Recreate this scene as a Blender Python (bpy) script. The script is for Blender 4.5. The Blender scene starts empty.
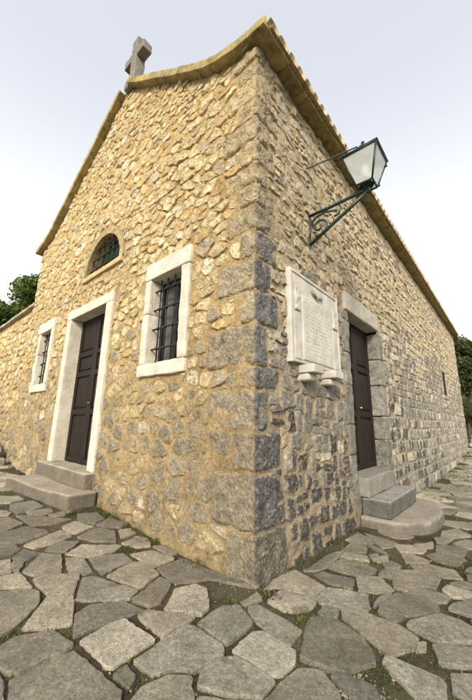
import bpy, bmesh, math, random
import numpy as np
from mathutils import Vector, Matrix
random.seed(7); RNG = np.random.default_rng(11)
SC = bpy.context.scene
COL = SC.collection

# ------------------------------------------------------------------ camera
F_PX, PITCH, YAW, ROLL = 307.24, .22782, .72348, .018532
CAM = np.array([1.69993, -2.18979, 1.25])
_F0 = np.array([-math.sin(YAW), math.cos(YAW), 0]); _R0 = np.array([math.cos(YAW), math.sin(YAW), 0]); _U0 = np.array([0, 0, 1.])
cF = _F0*math.cos(PITCH)+_U0*math.sin(PITCH); _U1 = -_F0*math.sin(PITCH)+_U0*math.cos(PITCH)
cR = _R0*math.cos(ROLL)+_U1*math.sin(ROLL); cU = -_R0*math.sin(ROLL)+_U1*math.cos(ROLL)
cam = bpy.data.cameras.new('camera'); camo = bpy.data.objects.new('camera', cam); COL.objects.link(camo)
cam.sensor_fit = 'VERTICAL'; cam.sensor_height = 36; cam.sensor_width = 36*472/700; cam.lens = 36*F_PX/700
cam.clip_start = .02; cam.clip_end = 2000
m = Matrix.Identity(4)
for i in range(3):
    m[i][0], m[i][1], m[i][2], m[i][3] = cR[i], cU[i], -cF[i], CAM[i]
camo.matrix_world = m
SC.camera = camo
def on_ground(px, py, z=0.):
    d = (px-236)*cR-(py-350)*cU+F_PX*cF
    return CAM+d*((z-CAM[2])/d[2])
def project(P):
    v = P-CAM; z = v@cF
    return 236+F_PX*(v@cR)/z, 350-F_PX*(v@cU)/z, z

# ------------------------------------------------------------------ light
SUN_EL, SUN_AZ = math.radians(31), math.radians(150)      # azimuth clockwise from +Y
sd = Vector((math.sin(SUN_AZ)*math.cos(SUN_EL), math.cos(SUN_AZ)*math.cos(SUN_EL), math.sin(SUN_EL)))
w = bpy.data.worlds.new('World'); SC.world = w; w.use_nodes = True
nt = w.node_tree; nt.nodes.clear()
sky = nt.nodes.new('ShaderNodeTexSky'); sky.sky_type = 'NISHITA'; sky.sun_disc = False
sky.sun_elevation = SUN_EL; sky.sun_rotation = SUN_AZ; sky.air_density = 1.0; sky.dust_density = 5.0; sky.ozone_density = 1.4
hs = nt.nodes.new('ShaderNodeHueSaturation'); hs.inputs['Saturation'].default_value = .42
bg = nt.nodes.new('ShaderNodeBackground'); bg.inputs['Strength'].default_value = .15
wo = nt.nodes.new('ShaderNodeOutputWorld')
veil = nt.nodes.new('ShaderNodeMix'); veil.data_type = 'RGBA'; veil.inputs[0].default_value = .6; veil.inputs[7].default_value = (4.9, 4.9, 5.1, 1)   # thin even cloud
tc = nt.nodes.new('ShaderNodeTexCoord'); sx = nt.nodes.new('ShaderNodeSeparateXYZ'); mr = nt.nodes.new('ShaderNodeMapRange'); mr.interpolation_type = 'SMOOTHSTEP'
mr.inputs[1].default_value = .0; mr.inputs[2].default_value = .85; hz = nt.nodes.new('ShaderNodeMix'); hz.data_type = 'RGBA'; hz.inputs[6].default_value = (9.0, 8.7, 8.2, 1); hz.inputs[7].default_value = (3.7, 3.8, 4.15, 1)
nt.links.new(tc.outputs['Generated'], sx.inputs[0]); nt.links.new(sx.outputs['Z'], mr.inputs[0]); nt.links.new(mr.outputs[0], hz.inputs[0]); nt.links.new(hz.outputs[2], veil.inputs[7])
nt.links.new(sky.outputs[0], hs.inputs['Color']); nt.links.new(hs.outputs[0], veil.inputs[6]); nt.links.new(veil.outputs[2], bg.inputs[0]); nt.links.new(bg.outputs[0], wo.inputs[0])
sl = bpy.data.lights.new('sun', 'SUN'); sl.energy = 2.1; sl.angle = math.radians(15); sl.color = (1., .88, .70)
so = bpy.data.objects.new('sun', sl); COL.objects.link(so); so.rotation_euler = (-sd).to_track_quat('-Z', 'Y').to_euler(); so.location = (5, -8, 12)
SC.view_settings.view_transform = 'Standard'; SC.view_settings.look = 'None'; SC.view_settings.gamma = 1
SC.view_settings.use_curve_mapping = False; SC.view_settings.exposure = .85

# ------------------------------------------------------------------ numpy noise
def _h(ix, iy, iz, s):
    n = (ix.astype(np.int64)*374761393 + iy.astype(np.int64)*668265263 + iz.astype(np.int64)*2147483647 + s*1274126177) & 0xffffffff
    n = ((n ^ (n >> 13))*1274126177) & 0xffffffff
    n = ((n ^ (n >> 16))*2246822519) & 0xffffffff
    return ((n ^ (n >> 15)) & 0xffffff)/float(0xffffff)*2-1
def vnoise(P, s=0):
    i = np.floor(P); f = P-i; f = f*f*f*(f*(f*6-15)+10); i = i.astype(np.int64)
    r = 0
    for dx in (0, 1):
        wx = f[:, 0] if dx else 1-f[:, 0]
        for dy in (0, 1):
            wy = f[:, 1] if dy else 1-f[:, 1]
            for dz in (0, 1):
                wz = f[:, 2] if dz else 1-f[:, 2]
                r = r+wx*wy*wz*_h(i[:, 0]+dx, i[:, 1]+dy, i[:, 2]+dz, s)
    return r
def fbm(P, scale=1., oct=4, s=0, gain=.5):
    P = np.asarray(P, float)*scale; a = 1.; t = 0; r = 0
    for o in range(oct):
        r = r+a*vnoise(P+o*17.3, s+o); t += a; a *= gain; P = P*2.03
    return r/t
def sstep(a, b, x):
    t = np.clip((np.asarray(x, float)-a)/(b-a), 0, 1); return t*t*(3-2*t)

# ------------------------------------------------------------------ scene helpers
def tag(o, label=None, cat=None, group=None, kind=None):
    if label: o['label'] = label
    if cat: o['category'] = cat
    if group: o['group'] = group
    if kind: o['kind'] = kind
    return o
def link(o, parent=None, loc=None):
    COL.objects.link(o)
    if loc is not None: o.location = loc
    if parent is not None:
        o.parent = parent
        pw = Matrix.Translation(wloc(parent))
        o.matrix_parent_inverse = pw.inverted()
    return o
_W = {}
def wloc(o): return _W.get(o.name, Vector((0, 0, 0)))
def empty(name, loc=(0, 0, 0)):
    o = bpy.data.objects.new(name, None); o.empty_display_size = .2
    link(o, None, loc); _W[o.name] = Vector(loc); return o
def mesh_np(name, V, faces, attrs=None, smooth=True):
    me = bpy.data.meshes.new(name); V = np.asarray(V, np.float32)
    me.vertices.add(len(V)); me.vertices.foreach_set('co', V.ravel())
    idx, starts, n = [], [], 0
    for F in faces:
        F = np.asarray(F, np.int32)
        if len(F) == 0: continue
        k = F.shape[1]; idx.append(F.ravel()); starts.append(n+np.arange(len(F))*k); n += F.size
    idx = np.concatenate(idx); starts = np.concatenate(starts)
    me.loops.add(n); me.loops.foreach_set('vertex_index', idx.astype(np.int32))
    me.polygons.add(len(starts)); me.polygons.foreach_set('loop_start', starts.astype(np.int32))
    me.polygons.foreach_set('use_smooth', np.full(len(starts), bool(smooth)))
    me.update(calc_edges=True)
    for k, a in (attrs or {}).items():
        a = np.asarray(a, np.float32)
        if a.ndim == 1:
            at = me.attributes.new(k, 'FLOAT', 'POINT'); at.data.foreach_set('value', a)
        else:
            if a.shape[1] == 3: a = np.concatenate([a, np.ones((len(a), 1), np.float32)], 1)
            at = me.attributes.new(k, 'FLOAT_COLOR', 'POINT'); at.data.foreach_set('color', a.ravel())
    return me
def obj_np(name, V, faces, mat, parent=None, attrs=None, smooth=True, origin=None):
    """One mesh object; vertices given in world space, origin moved to the piece's own centre."""
    V = np.asarray(V, float)
    if origin is None:
        lo, hi = V.min(0), V.max(0); origin = np.array([(lo[0]+hi[0])/2, (lo[1]+hi[1])/2, lo[2]])
    me = mesh_np(name, V-origin, faces, attrs, smooth); me.materials.append(mat)
    o = bpy.data.objects.new(name, me); link(o, parent, tuple(origin)); _W[o.name] = Vector(origin)
    return o
class MB:
    def __init__(s): s.v = []; s.f = {3: [], 4: []}; s.n = 0; s.a = {}
    def add(s, V, faces, **at):
        V = np.asarray(V, float); s.v.append(V)
        for F in faces:
            F = np.asarray(F, int)
            if len(F): s.f[F.shape[1]].append(F+s.n)
        for k, a in at.items():
            a = np.asarray(a, float)
            if a.ndim == 0: a = np.full(len(V), float(a))
            elif a.ndim == 1 and len(a) == 3 and len(V) != 3: a = np.tile(a, (len(V), 1))
            s.a.setdefault(k, []).append(a)
        s.n += len(V); return s
    def build(s, name, mat, parent=None, smooth=True, origin=None):
        fs = [np.concatenate(x) for x in s.f.values() if x]
        return obj_np(name, np.concatenate(s.v), fs, mat, parent, {k: np.concatenate(v) for k, v in s.a.items()}, smooth, origin)
def rough_block(lo, hi, rnd=.012, amp=.004, res=.05, nscale=14., oct=3, seed=0, skew=None, maxn=24):
    """A dressed block: rounded arrises, uneven faces. Returns V, faces."""
    lo = np.asarray(lo, float); hi = np.asarray(hi, float); c = (lo+hi)/2; hf = (hi-lo)/2
    rnd = min(rnd, hf.min()*.95)
    n = [int(np.clip(math.ceil(2*h/res), 2, maxn)) for h in hf]
    def lin(k):
        # extra loops next to the arris
        t = np.linspace(-1, 1, n[k]+1); e = min(.9, rnd/hf[k]); 
        return np.unique(np.concatenate([t, [-1+e*.5, 1-e*.5, -1+e, 1-e]]))
    L = [lin(0), lin(1), lin(2)]; V = []; Q = []; off = 0
    for ax in range(3):
        a, b = [(1, 2), (2, 0), (0, 1)][ax]
        for sg in (-1, 1):
            A, B = np.meshgrid(L[a], L[b], indexing='ij'); P = np.zeros(A.shape+(3,)); P[..., a] = A; P[..., b] = B; P[..., ax] = sg
            na, nb = A.shape; I = np.arange(na*nb).reshape(na, nb)+off
            q = np.stack([I[:-1, :-1], I[1:, :-1], I[1:, 1:], I[:-1, 1:]], -1).reshape(-1, 4)
            if sg < 0: q = q[:, ::-1]
            V.append(P.reshape(-1, 3)); Q.append(q); off += na*nb
    V = np.concatenate(V); Q = np.concatenate(Q)
    _, first, inv = np.unique(np.round(V*1e5).astype(np.int64), axis=0, return_index=True, return_inverse=True)
    V = V[first]; Q = inv.reshape(-1)[Q]
    P = V*hf; inner = np.clip(P, -(hf-rnd), hf-rnd); d = P-inner; l = np.linalg.norm(d, axis=1, keepdims=True)
    N = d/np.maximum(l, 1e-9); P = inner+N*rnd; W = P+c
    if amp: P = P+N*(fbm(W, nscale, oct, seed)*amp)[:, None]
    W = P+c
    if skew is not None: W = skew(W)
    return W, [Q], N
def box_v(lo, hi):
    lo, hi = np.asarray(lo, float), np.asarray(hi, float)
    V = np.array([[(lo, hi)[i][0], (lo, hi)[j][1], (lo, hi)[k][2]] for i in (0, 1) for j in (0, 1) for k in (0, 1)])
    Q = np.array([[0, 1, 3, 2], [4, 6, 7, 5], [0, 4, 5, 1], [2, 3, 7, 6], [0, 2, 6, 4], [1, 5, 7, 3]])
    return V, [Q]
def tube(pts, r, seg=8, cap=True):
    pts = np.asarray(pts, float); n = len(pts); r = np.broadcast_to(np.asarray(r, float), (n,))
    T = np.gradient(pts, axis=0); T /= np.linalg.norm(T, axis=1, keepdims=True)+1e-12
    up = np.array([0, 0, 1.]) if abs(T[0][2]) < .9 else np.array([1., 0, 0])
    V = []
    N = np.cross(T[0], up); N /= np.linalg.norm(N)
    for i in range(n):
        N = N-T[i]*(N@T[i]); N /= np.linalg.norm(N); B = np.cross(T[i], N)
        a = np.arange(seg)*2*math.pi/seg
        V.append(pts[i]+r[i]*(np.cos(a)[:, None]*N+np.sin(a)[:, None]*B))
    V = np.concatenate(V); Q = []
    for i in range(n-1):
        for k in range(seg):
            k2 = (k+1) % seg; Q.append([i*seg+k, i*seg+k2, (i+1)*seg+k2, (i+1)*seg+k])
    T3 = []
    if cap:
        V = np.concatenate([V, pts[:1], pts[-1:]]); a, b = n*seg, n*seg+1
        for k in range(seg):
            k2 = (k+1) % seg; T3 += [[a, k2, k], [b, (n-1)*seg+k, (n-1)*seg+k2]]
    return V, [np.array(Q), np.array(T3).reshape(-1, 3)]

# ------------------------------------------------------------------ materials
class NT:
    def __init__(s, name):
        s.m = bpy.data.materials.new(name); s.m.use_nodes = True; s.t = s.m.node_tree; s.b = s.t.nodes['Principled BSDF']
        s.pos = s.t.nodes.new('ShaderNodeNewGeometry').outputs['Position']
    def n(s, ty, ins=None, **kw):
        x = s.t.nodes.new(ty)
        for k, v in kw.items(): setattr(x, k, v)
        for k, v in (ins or {}).items():
            if hasattr(v, 'is_output'): s.t.links.new(v, x.inputs[k])
            else: x.inputs[k].default_value = v
        return x
    def noise(s, scale, detail=4, rough=.55, vec=None, dist=0.):
        return s.n('ShaderNodeTexNoise', {'Vector': vec or s.pos, 'Scale': scale, 'Detail': detail, 'Roughness': rough, 'Distortion': dist}).outputs['Fac']
    def vor(s, scale, feature='F1', vec=None):
        return s.n('ShaderNodeTexVoronoi', {'Vector': vec or s.pos, 'Scale': scale}, feature=feature).outputs['Distance']
    def ramp(s, x, a, b, lo=0., hi=1.):
        return s.n('ShaderNodeMapRange', {0: x, 1: a, 2: b, 3: lo, 4: hi}, interpolation_type='SMOOTHSTEP').outputs[0]
    def math(s, op, a, b=0.):
        return s.n('ShaderNodeMath', {0: a, 1: b}, operation=op).outputs[0]
    def mix(s, f, a, b, mode='MIX'):
        x = s.t.nodes.new('ShaderNodeMix'); x.data_type = 'RGBA'; x.blend_type = mode; x.clamp_factor = True
        for sock, v in ((x.inputs[0], f), (x.inputs[6], a), (x.inputs[7], b)):
            if hasattr(v, 'is_output'): s.t.links.new(v, sock)
            else: sock.default_value = v if isinstance(v, (int, float)) else (*v, 1)
        return x.outputs[2]
    def attr(s, name, fac=False):
        a = s.t.nodes.new('ShaderNodeAttribute'); a.attribute_name = name; return a.outputs['Fac' if fac else 'Color']
    def scale(s, c, f): # colour * scalar
        return s.n('ShaderNodeVectorMath', {0: c, 3: f}, operation='SCALE').outputs[0]
    def bump(s, layers):
        prev = None
        for h, st, d in layers:
            ins = {'Height': h, 'Strength': st, 'Distance': d}
            if prev: ins['Normal'] = prev
            prev = s.n('ShaderNodeBump', ins).outputs[0]
        s.t.links.new(prev, s.b.inputs['Normal'])
    def out(s, col=None, rough=.9, spec=.25, metal=0.):
        if col is not None:
            if hasattr(col, 'is_output'): s.t.links.new(col, s.b.inputs['Base Color'])
            else: s.b.inputs['Base Color'].default_value = (*col, 1)
        if hasattr(rough, 'is_output'): s.t.links.new(rough, s.b.inputs['Roughness'])
        else: s.b.inputs['Roughness'].default_value = rough
        s.b.inputs['Specular IOR Level'].default_value = spec; s.b.inputs['Metallic'].default_value = metal
        return s.m
def mat_rubble():
    k = NT('rubble_stone'); c = k.attr('col'); mc = k.attr('mcol'); e = k.attr('edge', True); li = k.attr('lich', True)
    n1 = k.noise(9, 5, .65); n2 = k.noise(42, 5, .7); n3 = k.noise(150, 3, .7)
    c = k.scale(c, k.ramp(n1, .28, .72, .66, 1.30)); c = k.scale(c, k.ramp(n2, .28, .72, .58, 1.36)); c = k.scale(c, k.ramp(n3, .25, .75, .74, 1.24))
    # ochre wash in hollows of the face
    c = k.mix(k.ramp(k.noise(17, 4, .6, dist=.4), .52, .68, 0, .55), c, mc)
    # pale crusty lichen and dark specks
    l1 = k.math('MULTIPLY', k.ramp(k.noise(30, 8, .8, dist=.2), .54, .63), li); c = k.mix(l1, c, (.50, .49, .44))
    d1 = k.math('MULTIPLY', k.ramp(k.noise(21, 5, .7), .60, .70), k.math('ADD', k.math('MULTIPLY', li, .7), .10)); c = k.mix(d1, c, (.085, .07, .05))
    sm = k.ramp(k.math('ADD', e, k.math('MULTIPLY', k.math('SUBTRACT', k.noise(22, 5, .65), .5), 1.1)), .72, .98); c = k.mix(sm, c, mc)
    c = k.mix(k.ramp(k.noise(52, 4, .7), .56, .66, 0, .42), c, (.60, .56, .46))
    c = k.mix(k.ramp(k.noise(44, 4, .7, dist=.3), .60, .68, 0, .62), c, (.10, .08, .052))
    k.bump([(k.noise(15, 6, .75), .8, .06), (k.noise(48, 6, .78), .8, .024), (k.vor(36), .3, .012)])
    return k.out(c, .93, .15)
def mat_mortar():
    k = NT('lime_mortar'); c = k.attr('mcol')
    c = k.scale(c, k.ramp(k.noise(3.2, 4), .25, .75, .72, 1.22)); c = k.scale(c, k.ramp(k.noise(26, 6, .75), .26, .74, .58, 1.34)); c = k.scale(c, k.ramp(k.noise(110, 4, .7), .25, .75, .74, 1.22))
    c = k.mix(k.ramp(k.noise(7, 5, .7, dist=.5), .52, .68, 0, .55), c, (.54, .45, .30))
    c = k.mix(k.ramp(k.noise(16, 5, .7), .62, .70, 0, .6), c, (.20, .125, .045))
    k.bump([(k.noise(18, 6, .75), .8, .06), (k.noise(60, 6, .78), .8, .022)])
    return k.out(c, .97, .1)
def mat_dressed(name, spots=.6, fine=.4, smear=1.1):
    k = NT(name); c = k.attr('col')
    c = k.scale(c, k.ramp(k.noise(5, 5, .6), .25, .75, .82, 1.15)); c = k.scale(c, k.ramp(k.noise(60, 5, .75), .25, .75, 1-.42*fine, 1+.36*fine))
    c = k.mix(k.ramp(k.noise(11, 6, .7, dist=.5), .60, .74, 0, spots), c, (.20, .17, .12))
    c = k.mix(k.ramp(k.noise(33, 5, .75), .66, .74, 0, spots), c, (.10, .095, .08))
    c = k.mix(k.ramp(k.noise(3.1, 6, .7, dist=.8), .50, .70, 0, spots*smear), c, (.40, .31, .17))
    k.bump([(k.noise(13, 6, .7), fine, .02), (k.noise(38, 6, .72), fine, .012), (k.noise(140, 4, .7), fine, .004)])
    return k.out(c, .9, .15)
def mat_paver():
    k = NT('paving_limestone'); c = k.attr('col'); li = k.attr('lich', True)
    c = k.scale(c, k.ramp(k.noise(4, 5, .6), .25, .75, .74, 1.2)); c = k.scale(c, k.ramp(k.noise(30, 6, .78), .28, .72, .64, 1.34)); c = k.scale(c, k.ramp(k.noise(95, 4, .75), .3, .7, .66, 1.36))
    c = k.mix(k.ramp(k.noise(3.4, 4, .6, dist=.4), .58, .70, 0, .6), c, (.10, .075, .042))
    c = k.mix(k.math('MULTIPLY', k.ramp(k.noise(26, 8, .85, dist=.15), .52, .60), li), c, (.56, .55, .50))
    c = k.mix(k.math('MULTIPLY', k.ramp(k.noise(11, 6, .8), .56, .66), k.math('ADD', k.math('MULTIPLY', li, .8), .25)), c, (.055, .055, .048))
    c = k.mix(k.ramp(k.vor(34), .10, .06, 0, .6), c, (.05, .045, .035))
    r = k.ramp(k.noise(7, 4), .3, .7, .58, .82)
    k.bump([(k.noise(9, 5, .6), .4, .035), (k.noise(40, 6, .8), .9, .018), (k.noise(130, 4, .75), .8, .006)])
    return k.out(c, r, .3)
def mat_ground():
    k = NT('joint_earth')
    c = k.mix(k.ramp(k.noise(2.2, 5, .6), .35, .65), (.05, .040, .026), (.11, .09, .06))
    c = k.scale(c, k.ramp(k.noise(45, 5, .75), .2, .8, .55, 1.4))
    c = k.mix(k.ramp(k.noise(1.3, 5, .65), .54, .68, 0, .4), c, (.06, .075, .022))
    far = k.ramp(k.n('ShaderNodeSeparateXYZ', {0: k.pos}).outputs['Y'], 16.5, 19., 0, .9); c = k.mix(far, c, k.mix(k.noise(.8, 6, .7), (.045, .06, .016), (.12, .125, .04)))
    k.bump([(k.noise(40, 6, .75), .8, .02), (k.vor(55), .5, .012)])
    return k.out(c, .97, .1)
def mat_simple(name, col, rough=.6, spec=.4, metal=0., n1=(14, .8, 1.2), bump=(80, .25, .003)):
    k = NT(name); c = k.n('ShaderNodeRGB').outputs[0]; c.default_value = (*col, 1)
    c = k.scale(c, k.ramp(k.noise(n1[0], 5, .65), .25, .75, n1[1], n1[2]))
    k.bump([(k.noise(bump[0], 5, .7), bump[1], bump[2])])
    return k.out(c, rough, spec, metal)
def mat_wood():
    k = NT('dark_door_wood'); mp = k.n('ShaderNodeMapping', {'Vector': k.pos, 'Scale': (26, 26, 1.6)}).outputs[0]
    c = k.mix(k.ramp(k.noise(1.6, 6, .65, vec=mp), .3, .7), (.007, .0045, .0035), (.024, .015, .011))
    c = k.mix(k.ramp(k.noise(3, 4), .58, .75, 0, .4), c, (.035, .027, .022))
    k.bump([(k.noise(2.2, 6, .7, vec=mp), .35, .006)])
    return k.out(c, .6, .2)
def mat_eave():
    k = NT('mossy_eave_stone'); c = k.attr('col')
    c = k.scale(c, k.ramp(k.noise(6, 6, .65), .25, .75, .6, 1.3)); c = k.scale(c, k.ramp(k.noise(50, 5, .7), .2, .8, .7, 1.25))
    c = k.mix(k.ramp(k.noise(8, 6, .7, dist=.6), .5, .66, 0, .8), c, (.13, .11, .028))
    c = k.mix(k.ramp(k.noise(19, 6, .75), .6, .7, 0, .7), c, (.055, .05, .035))
    k.bump([(k.noise(24, 6, .72), .55, .02), (k.noise(110, 4, .7), .4, .005)])
    return k.out(c, .95, .12)
def mat_leaf(name, rnd_lo, rnd_hi):
    k = NT(name); r = k.attr('rnd', True)
    c = k.mix(r, rnd_lo, rnd_hi)
    m_ = k.out(c, .6, .25)
    k.b.inputs['Transmission Weight'].default_value = 0.
    tr = k.n('ShaderNodeBsdfTranslucent', {'Color': c}).outputs[0]
    mx = k.n('ShaderNodeMixShader', {0: .3, 1: k.b.outputs[0], 2: tr}).outputs[0]
    k.t.links.new(mx, k.t.nodes['Material Output'].inputs['Surface'])
    return m_
M = dict(rubble=mat_rubble(), mortar=mat_mortar(), frame=mat_dressed('dressed_limestone', .38, .55), step=mat_dressed('step_stone', .75, .9, .12),
         plaque=mat_dressed('plaque_marble', .22, .2), paver=mat_paver(), ground=mat_ground(), wood=mat_wood(), eave=mat_eave(),
         iron=mat_simple('black_iron', (.013, .014, .016), .55, .4), green=mat_simple('green_lantern_paint', (.006, .026, .014), .42, .5, n1=(30, .6, 1.4)),
         tile=mat_eave(), sash=mat_simple('grey_window_frame', (.10, .12, .11), .6), letter=mat_simple('faded_letters', (.20, .21, .18), .9),
         brass=mat_simple('brass_knob', (.45, .33, .12), .35, .5, 1.), gravel=mat_dressed('gravel', .3, .5),
         leaf=mat_leaf('tree_leaves', (.04, .075, .014), (.15, .21, .04)), dark_leaf=mat_leaf('dark_shrub_leaves', (.03, .042, .014), (.10, .12, .035)),
         grass=mat_leaf('grass_blades', (.035, .05, .012), (.14, .15, .045)), weed=mat_leaf('weed_leaves', (.03, .07, .012), (.12, .17, .03)), bark=mat_simple('bark', (.10, .075, .05), .95, .1))
def mat_glass():
    k = NT('frosted_lantern_glass'); k.out(k.mix(k.ramp(k.noise(9, 5, .7), .35, .7), (.80, .86, .83), (.93, .96, .94)), .35, .5); k.b.inputs['Transmission Weight'].default_value = .72
    k.b.inputs['Roughness'].default_value = .32; k.b.inputs['IOR'].default_value = 1.15; return k.m
def mat_pane(name, col):
    k = NT(name); return k.out(k.scale(k.mix(k.noise(2.5, 3), col, tuple(x*2.2 for x in col)), 1.), .12, .5)
M['glass'] = mat_glass(); M['plaque_bulb'] = mat_simple('white_bulb', (.75, .74, .70), .3, .5); M['pane'] = mat_pane('dusty_window_glass', (.050, .055, .052)); M['pane_green'] = mat_pane('greenish_window_glass', (.008, .026, .015)); M['dark'] = mat_simple('dark_interior', (.01, .01, .01), .9, .1)

# ------------------------------------------------------------------ ground height
def gh(x, y):
    x = np.asarray(x, float); y = np.asarray(y, float)
    front = .14*sstep(-.3, -3.3, x)*sstep(3.2, .3, np.abs(y+.3)*1.) + .10*sstep(-4.5, -8, x)
    sidez = sstep(-.8, .2, x)*(-.17*sstep(.4, 7.5, y)+.36*sstep(8.5, 16.5, y))
    hill = sstep(17, 60, y+.25*np.abs(x))*9+sstep(8, 60, x)*sstep(-5, 20, y)*3+sstep(-12, -60, x)*sstep(-20, 10, y)*6
    return front+sidez+hill

# ------------------------------------------------------------------ colours of the masonry
OCHRE = np.array([.42, .31, .15]); BEIGE_M = np.array([.41, .345, .235])
def mortar_col(P, wall):
    """mortar pigment: ochre on the facade, paler and greyer along the side and near the ground"""
    n = fbm(P, .9, 3, 51)[:, None]
    if wall == 'f':
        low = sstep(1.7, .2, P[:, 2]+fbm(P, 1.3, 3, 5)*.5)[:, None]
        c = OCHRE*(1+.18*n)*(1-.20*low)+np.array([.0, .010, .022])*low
        up = sstep(2.6, 5.5, P[:, 2])[:, None]; c = c*(1-up)+np.array([.54, .40, .19])*(1+.15*n)*up
    else:
        far = sstep(1.0, 6.0, P[:, 1])[:, None]; up = sstep(2.2, 4.2, P[:, 2])[:, None]; low = sstep(1.0, .1, P[:, 2])[:, None]
        c = BEIGE_M*(1-far)+np.array([.41, .37, .29])*far
        c = c*(1-up*.8)+np.array([.52, .42, .25])*up*.8
        c = c*(1+.16*n)*(1-.22*low)
    return np.clip(c*(1.16 if wall == 'f' else 1.06), .02, .8)
def stone_col(P, wall, r):
    """one stone's own colour at its centre P (3,), r random in 0..1 (vector of 4)"""
    z = P[2]+.7*float(fbm(P[None], .7, 2, 9)[0])
    if wall == 'f':
        pale = np.array([.60, .49, .29]); warm = np.array([.56, .405, .185]); grey = np.array([.38, .33, .235]); white = np.array([.64, .57, .43])
        g = float(sstep(3.2, .4, z))*.72+.03
        c = grey if r[0] < g else (warm if r[0] > .78 else pale)
        if r[1] > .92: c = white
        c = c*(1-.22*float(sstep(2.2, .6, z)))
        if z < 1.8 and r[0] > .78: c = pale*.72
        c = c*(.78+.42*r[2]); lich = .55*g*r[3]+.05
    else:
        y = P[1]; dark = np.array([.070, .067, .063]); grey = np.array([.25, .24, .215]); pale = np.array([.49, .44, .34]); warm = np.array([.50, .41, .26])
        top = 2.9+.4*math.sin(y*.8)+(.4 if y > 4 else -.5)
        g = float(sstep(top+.8, top-1.0, z))                       # weathered grey below, warm above
        blk = float(sstep(1.8, .5, z))*float(sstep(10, 2, y))
        if r[0] < blk*.85: c = dark
        elif r[0] < .03+g*.86: c = grey*(.85+.3*r[1])+(dark-grey)*(.40*r[1])
        else: c = pale if r[1] < .6 else warm
        c = c*(.80+.40*r[2]); lich = (.25+.6*r[3])*max(g, .15)
    return np.minimum(c*(1.0+.20*float(sstep(.8, 3.0, P[2])) if wall == 'f' else 1.12), .82), lich

# ------------------------------------------------------------------ rubble
def clip_poly(P, n, d):
    out = []
    for i in range(len(P)):
        a, b = P[i], P[(i+1) % len(P)]; da, db = a@n-d, b@n-d
        if da <= 0: out.append(a)
        if (da < 0) != (db < 0) and abs(da-db) > 1e-12: out.append(a+(b-a)*(da/(da-db)))
    return out
def voronoi(seeds, sx, k=22, R=.8, weights=None):
    S = seeds*np.array([sx, 1.]); cells = []
    W = np.zeros(len(S)) if weights is None else weights
    for i, p in enumerate(S):
        d2 = ((S-p)**2).sum(1); nb = np.argsort(d2)[1:k+1]
        poly = [p+np.array(q) for q in ((-R, -R), (R, -R), (R, R), (-R, R))]
        for j in nb:
            v = S[j]-p; L = math.sqrt(v@v)
            if L < 1e-6: continue
            n = v/L; off = (d2[j]+W[i]-W[j])/(2*L)
            poly = clip_poly(poly, n, p@n+off)
            if len(poly) < 3: break
        cells.append(np.array(poly)/np.array([sx, 1.]) if len(poly) > 2 else None)
    return cells
def voronoi_sub(S, start, k, R):
    out = []
    for i in range(start, len(S)):
        p = S[i]; d2 = ((S-p)**2).sum(1); nb = np.argsort(d2)[1:k+1]; poly = [p+np.array(q) for q in ((-R, -R), (R, -R), (R, R), (-R, R))]
        for j in nb:
            L = math.sqrt(d2[j]); n = (S[j]-p)/max(L, 1e-6); poly = clip_poly(poly, n, p@n+L/2)
            if len(poly) < 3: break
        out.append(np.array(poly) if len(poly) > 2 else None)
    return out
def exclude(poly, c, rects):
    """keep a stone clear of the dressed stonework: drop it or cut it back at the nearest side"""
    P = [q for q in poly]
    for (a0, a1, b0, b1) in rects:
        if a0 < c[0] < a1 and b0 < c[1] < b1: return None
        q = np.array(P)
        if q[:, 0].max() <= a0 or q[:, 0].min() >= a1 or q[:, 1].max() <= b0 or q[:, 1].min() >= b1: continue
        gaps = [(a0-c[0], np.array([1., 0]), a0), (c[0]-a1, np.array([-1., 0]), -a1), (b0-c[1], np.array([0, 1.]), b0), (c[1]-b1, np.array([0, -1.]), -b1)]
        g, n, d = max(gaps, key=lambda t: t[0]); P = clip_poly(P, n, d)
        if len(P) < 3: return None
    return np.array(P)
def polar_stone(poly, gap, seg, rings, k=16, rag=.085):
    """rounded polygon as rings; returns uv (n,2), t (n,), faces"""
    c = poly.mean(0); E = np.roll(poly, -1, 0)-poly; L = np.linalg.norm(E, axis=1); ok = L > 1e-5; E, P0, L = E[ok], poly[ok], L[ok]
    N = np.stack([E[:, 1], -E[:, 0]], 1)/L[:, None]; D = ((P0-c)*N).sum(1)
    if D.mean() < 0: N, D = -N, -D
    D = np.maximum(D-gap, .006)
    a = np.arange(seg)*2*math.pi/seg+random.random()*.3; d = np.stack([np.cos(a), np.sin(a)], 1)
    r = (np.maximum(0, d@N.T)/D)**k; r = r.sum(1)**(-1./k)
    r = r*(1+rag*np.array([random.gauss(0, .6) for _ in range(seg)]).clip(-1.3, 1.3)+rag*sum(random.gauss(0, .8)*np.cos(q_*a+random.random()*6.3) for q_ in (2, 3, 5)))
    uv = [c[None]]; t = [0.]
    for q in rings[1:]:
        uv.append(c+d*(r*q)[:, None]); t += [q]*seg
    uv = np.concatenate(uv); nR = len(rings)-1; i = np.arange(seg); j = (i+1) % seg
    T = np.stack([np.zeros(seg, int), 1+i, 1+j], 1)
    Q = [np.stack([1+k_*seg+i, 1+(k_+1)*seg+i, 1+(k_+1)*seg+j, 1+k_*seg+j], 1) for k_ in range(nR-1)]
    return uv, np.array(t), [T, np.concatenate(Q)], c
def wall_map(wall, uv, h, plane=0.):
    if wall == 'f': return np.stack([uv[:, 0], plane-h, uv[:, 1]], 1)
    if wall == 'b': return np.stack([uv[:, 0], plane+h, uv[:, 1]], 1)
    return np.stack([plane+h, uv[:, 0], uv[:, 1]], 1)
def batter(wall, u, v):
    """wall face swells a little towards its foot"""
    return .035*np.asarray(sstep(.9, 0., v))
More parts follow.
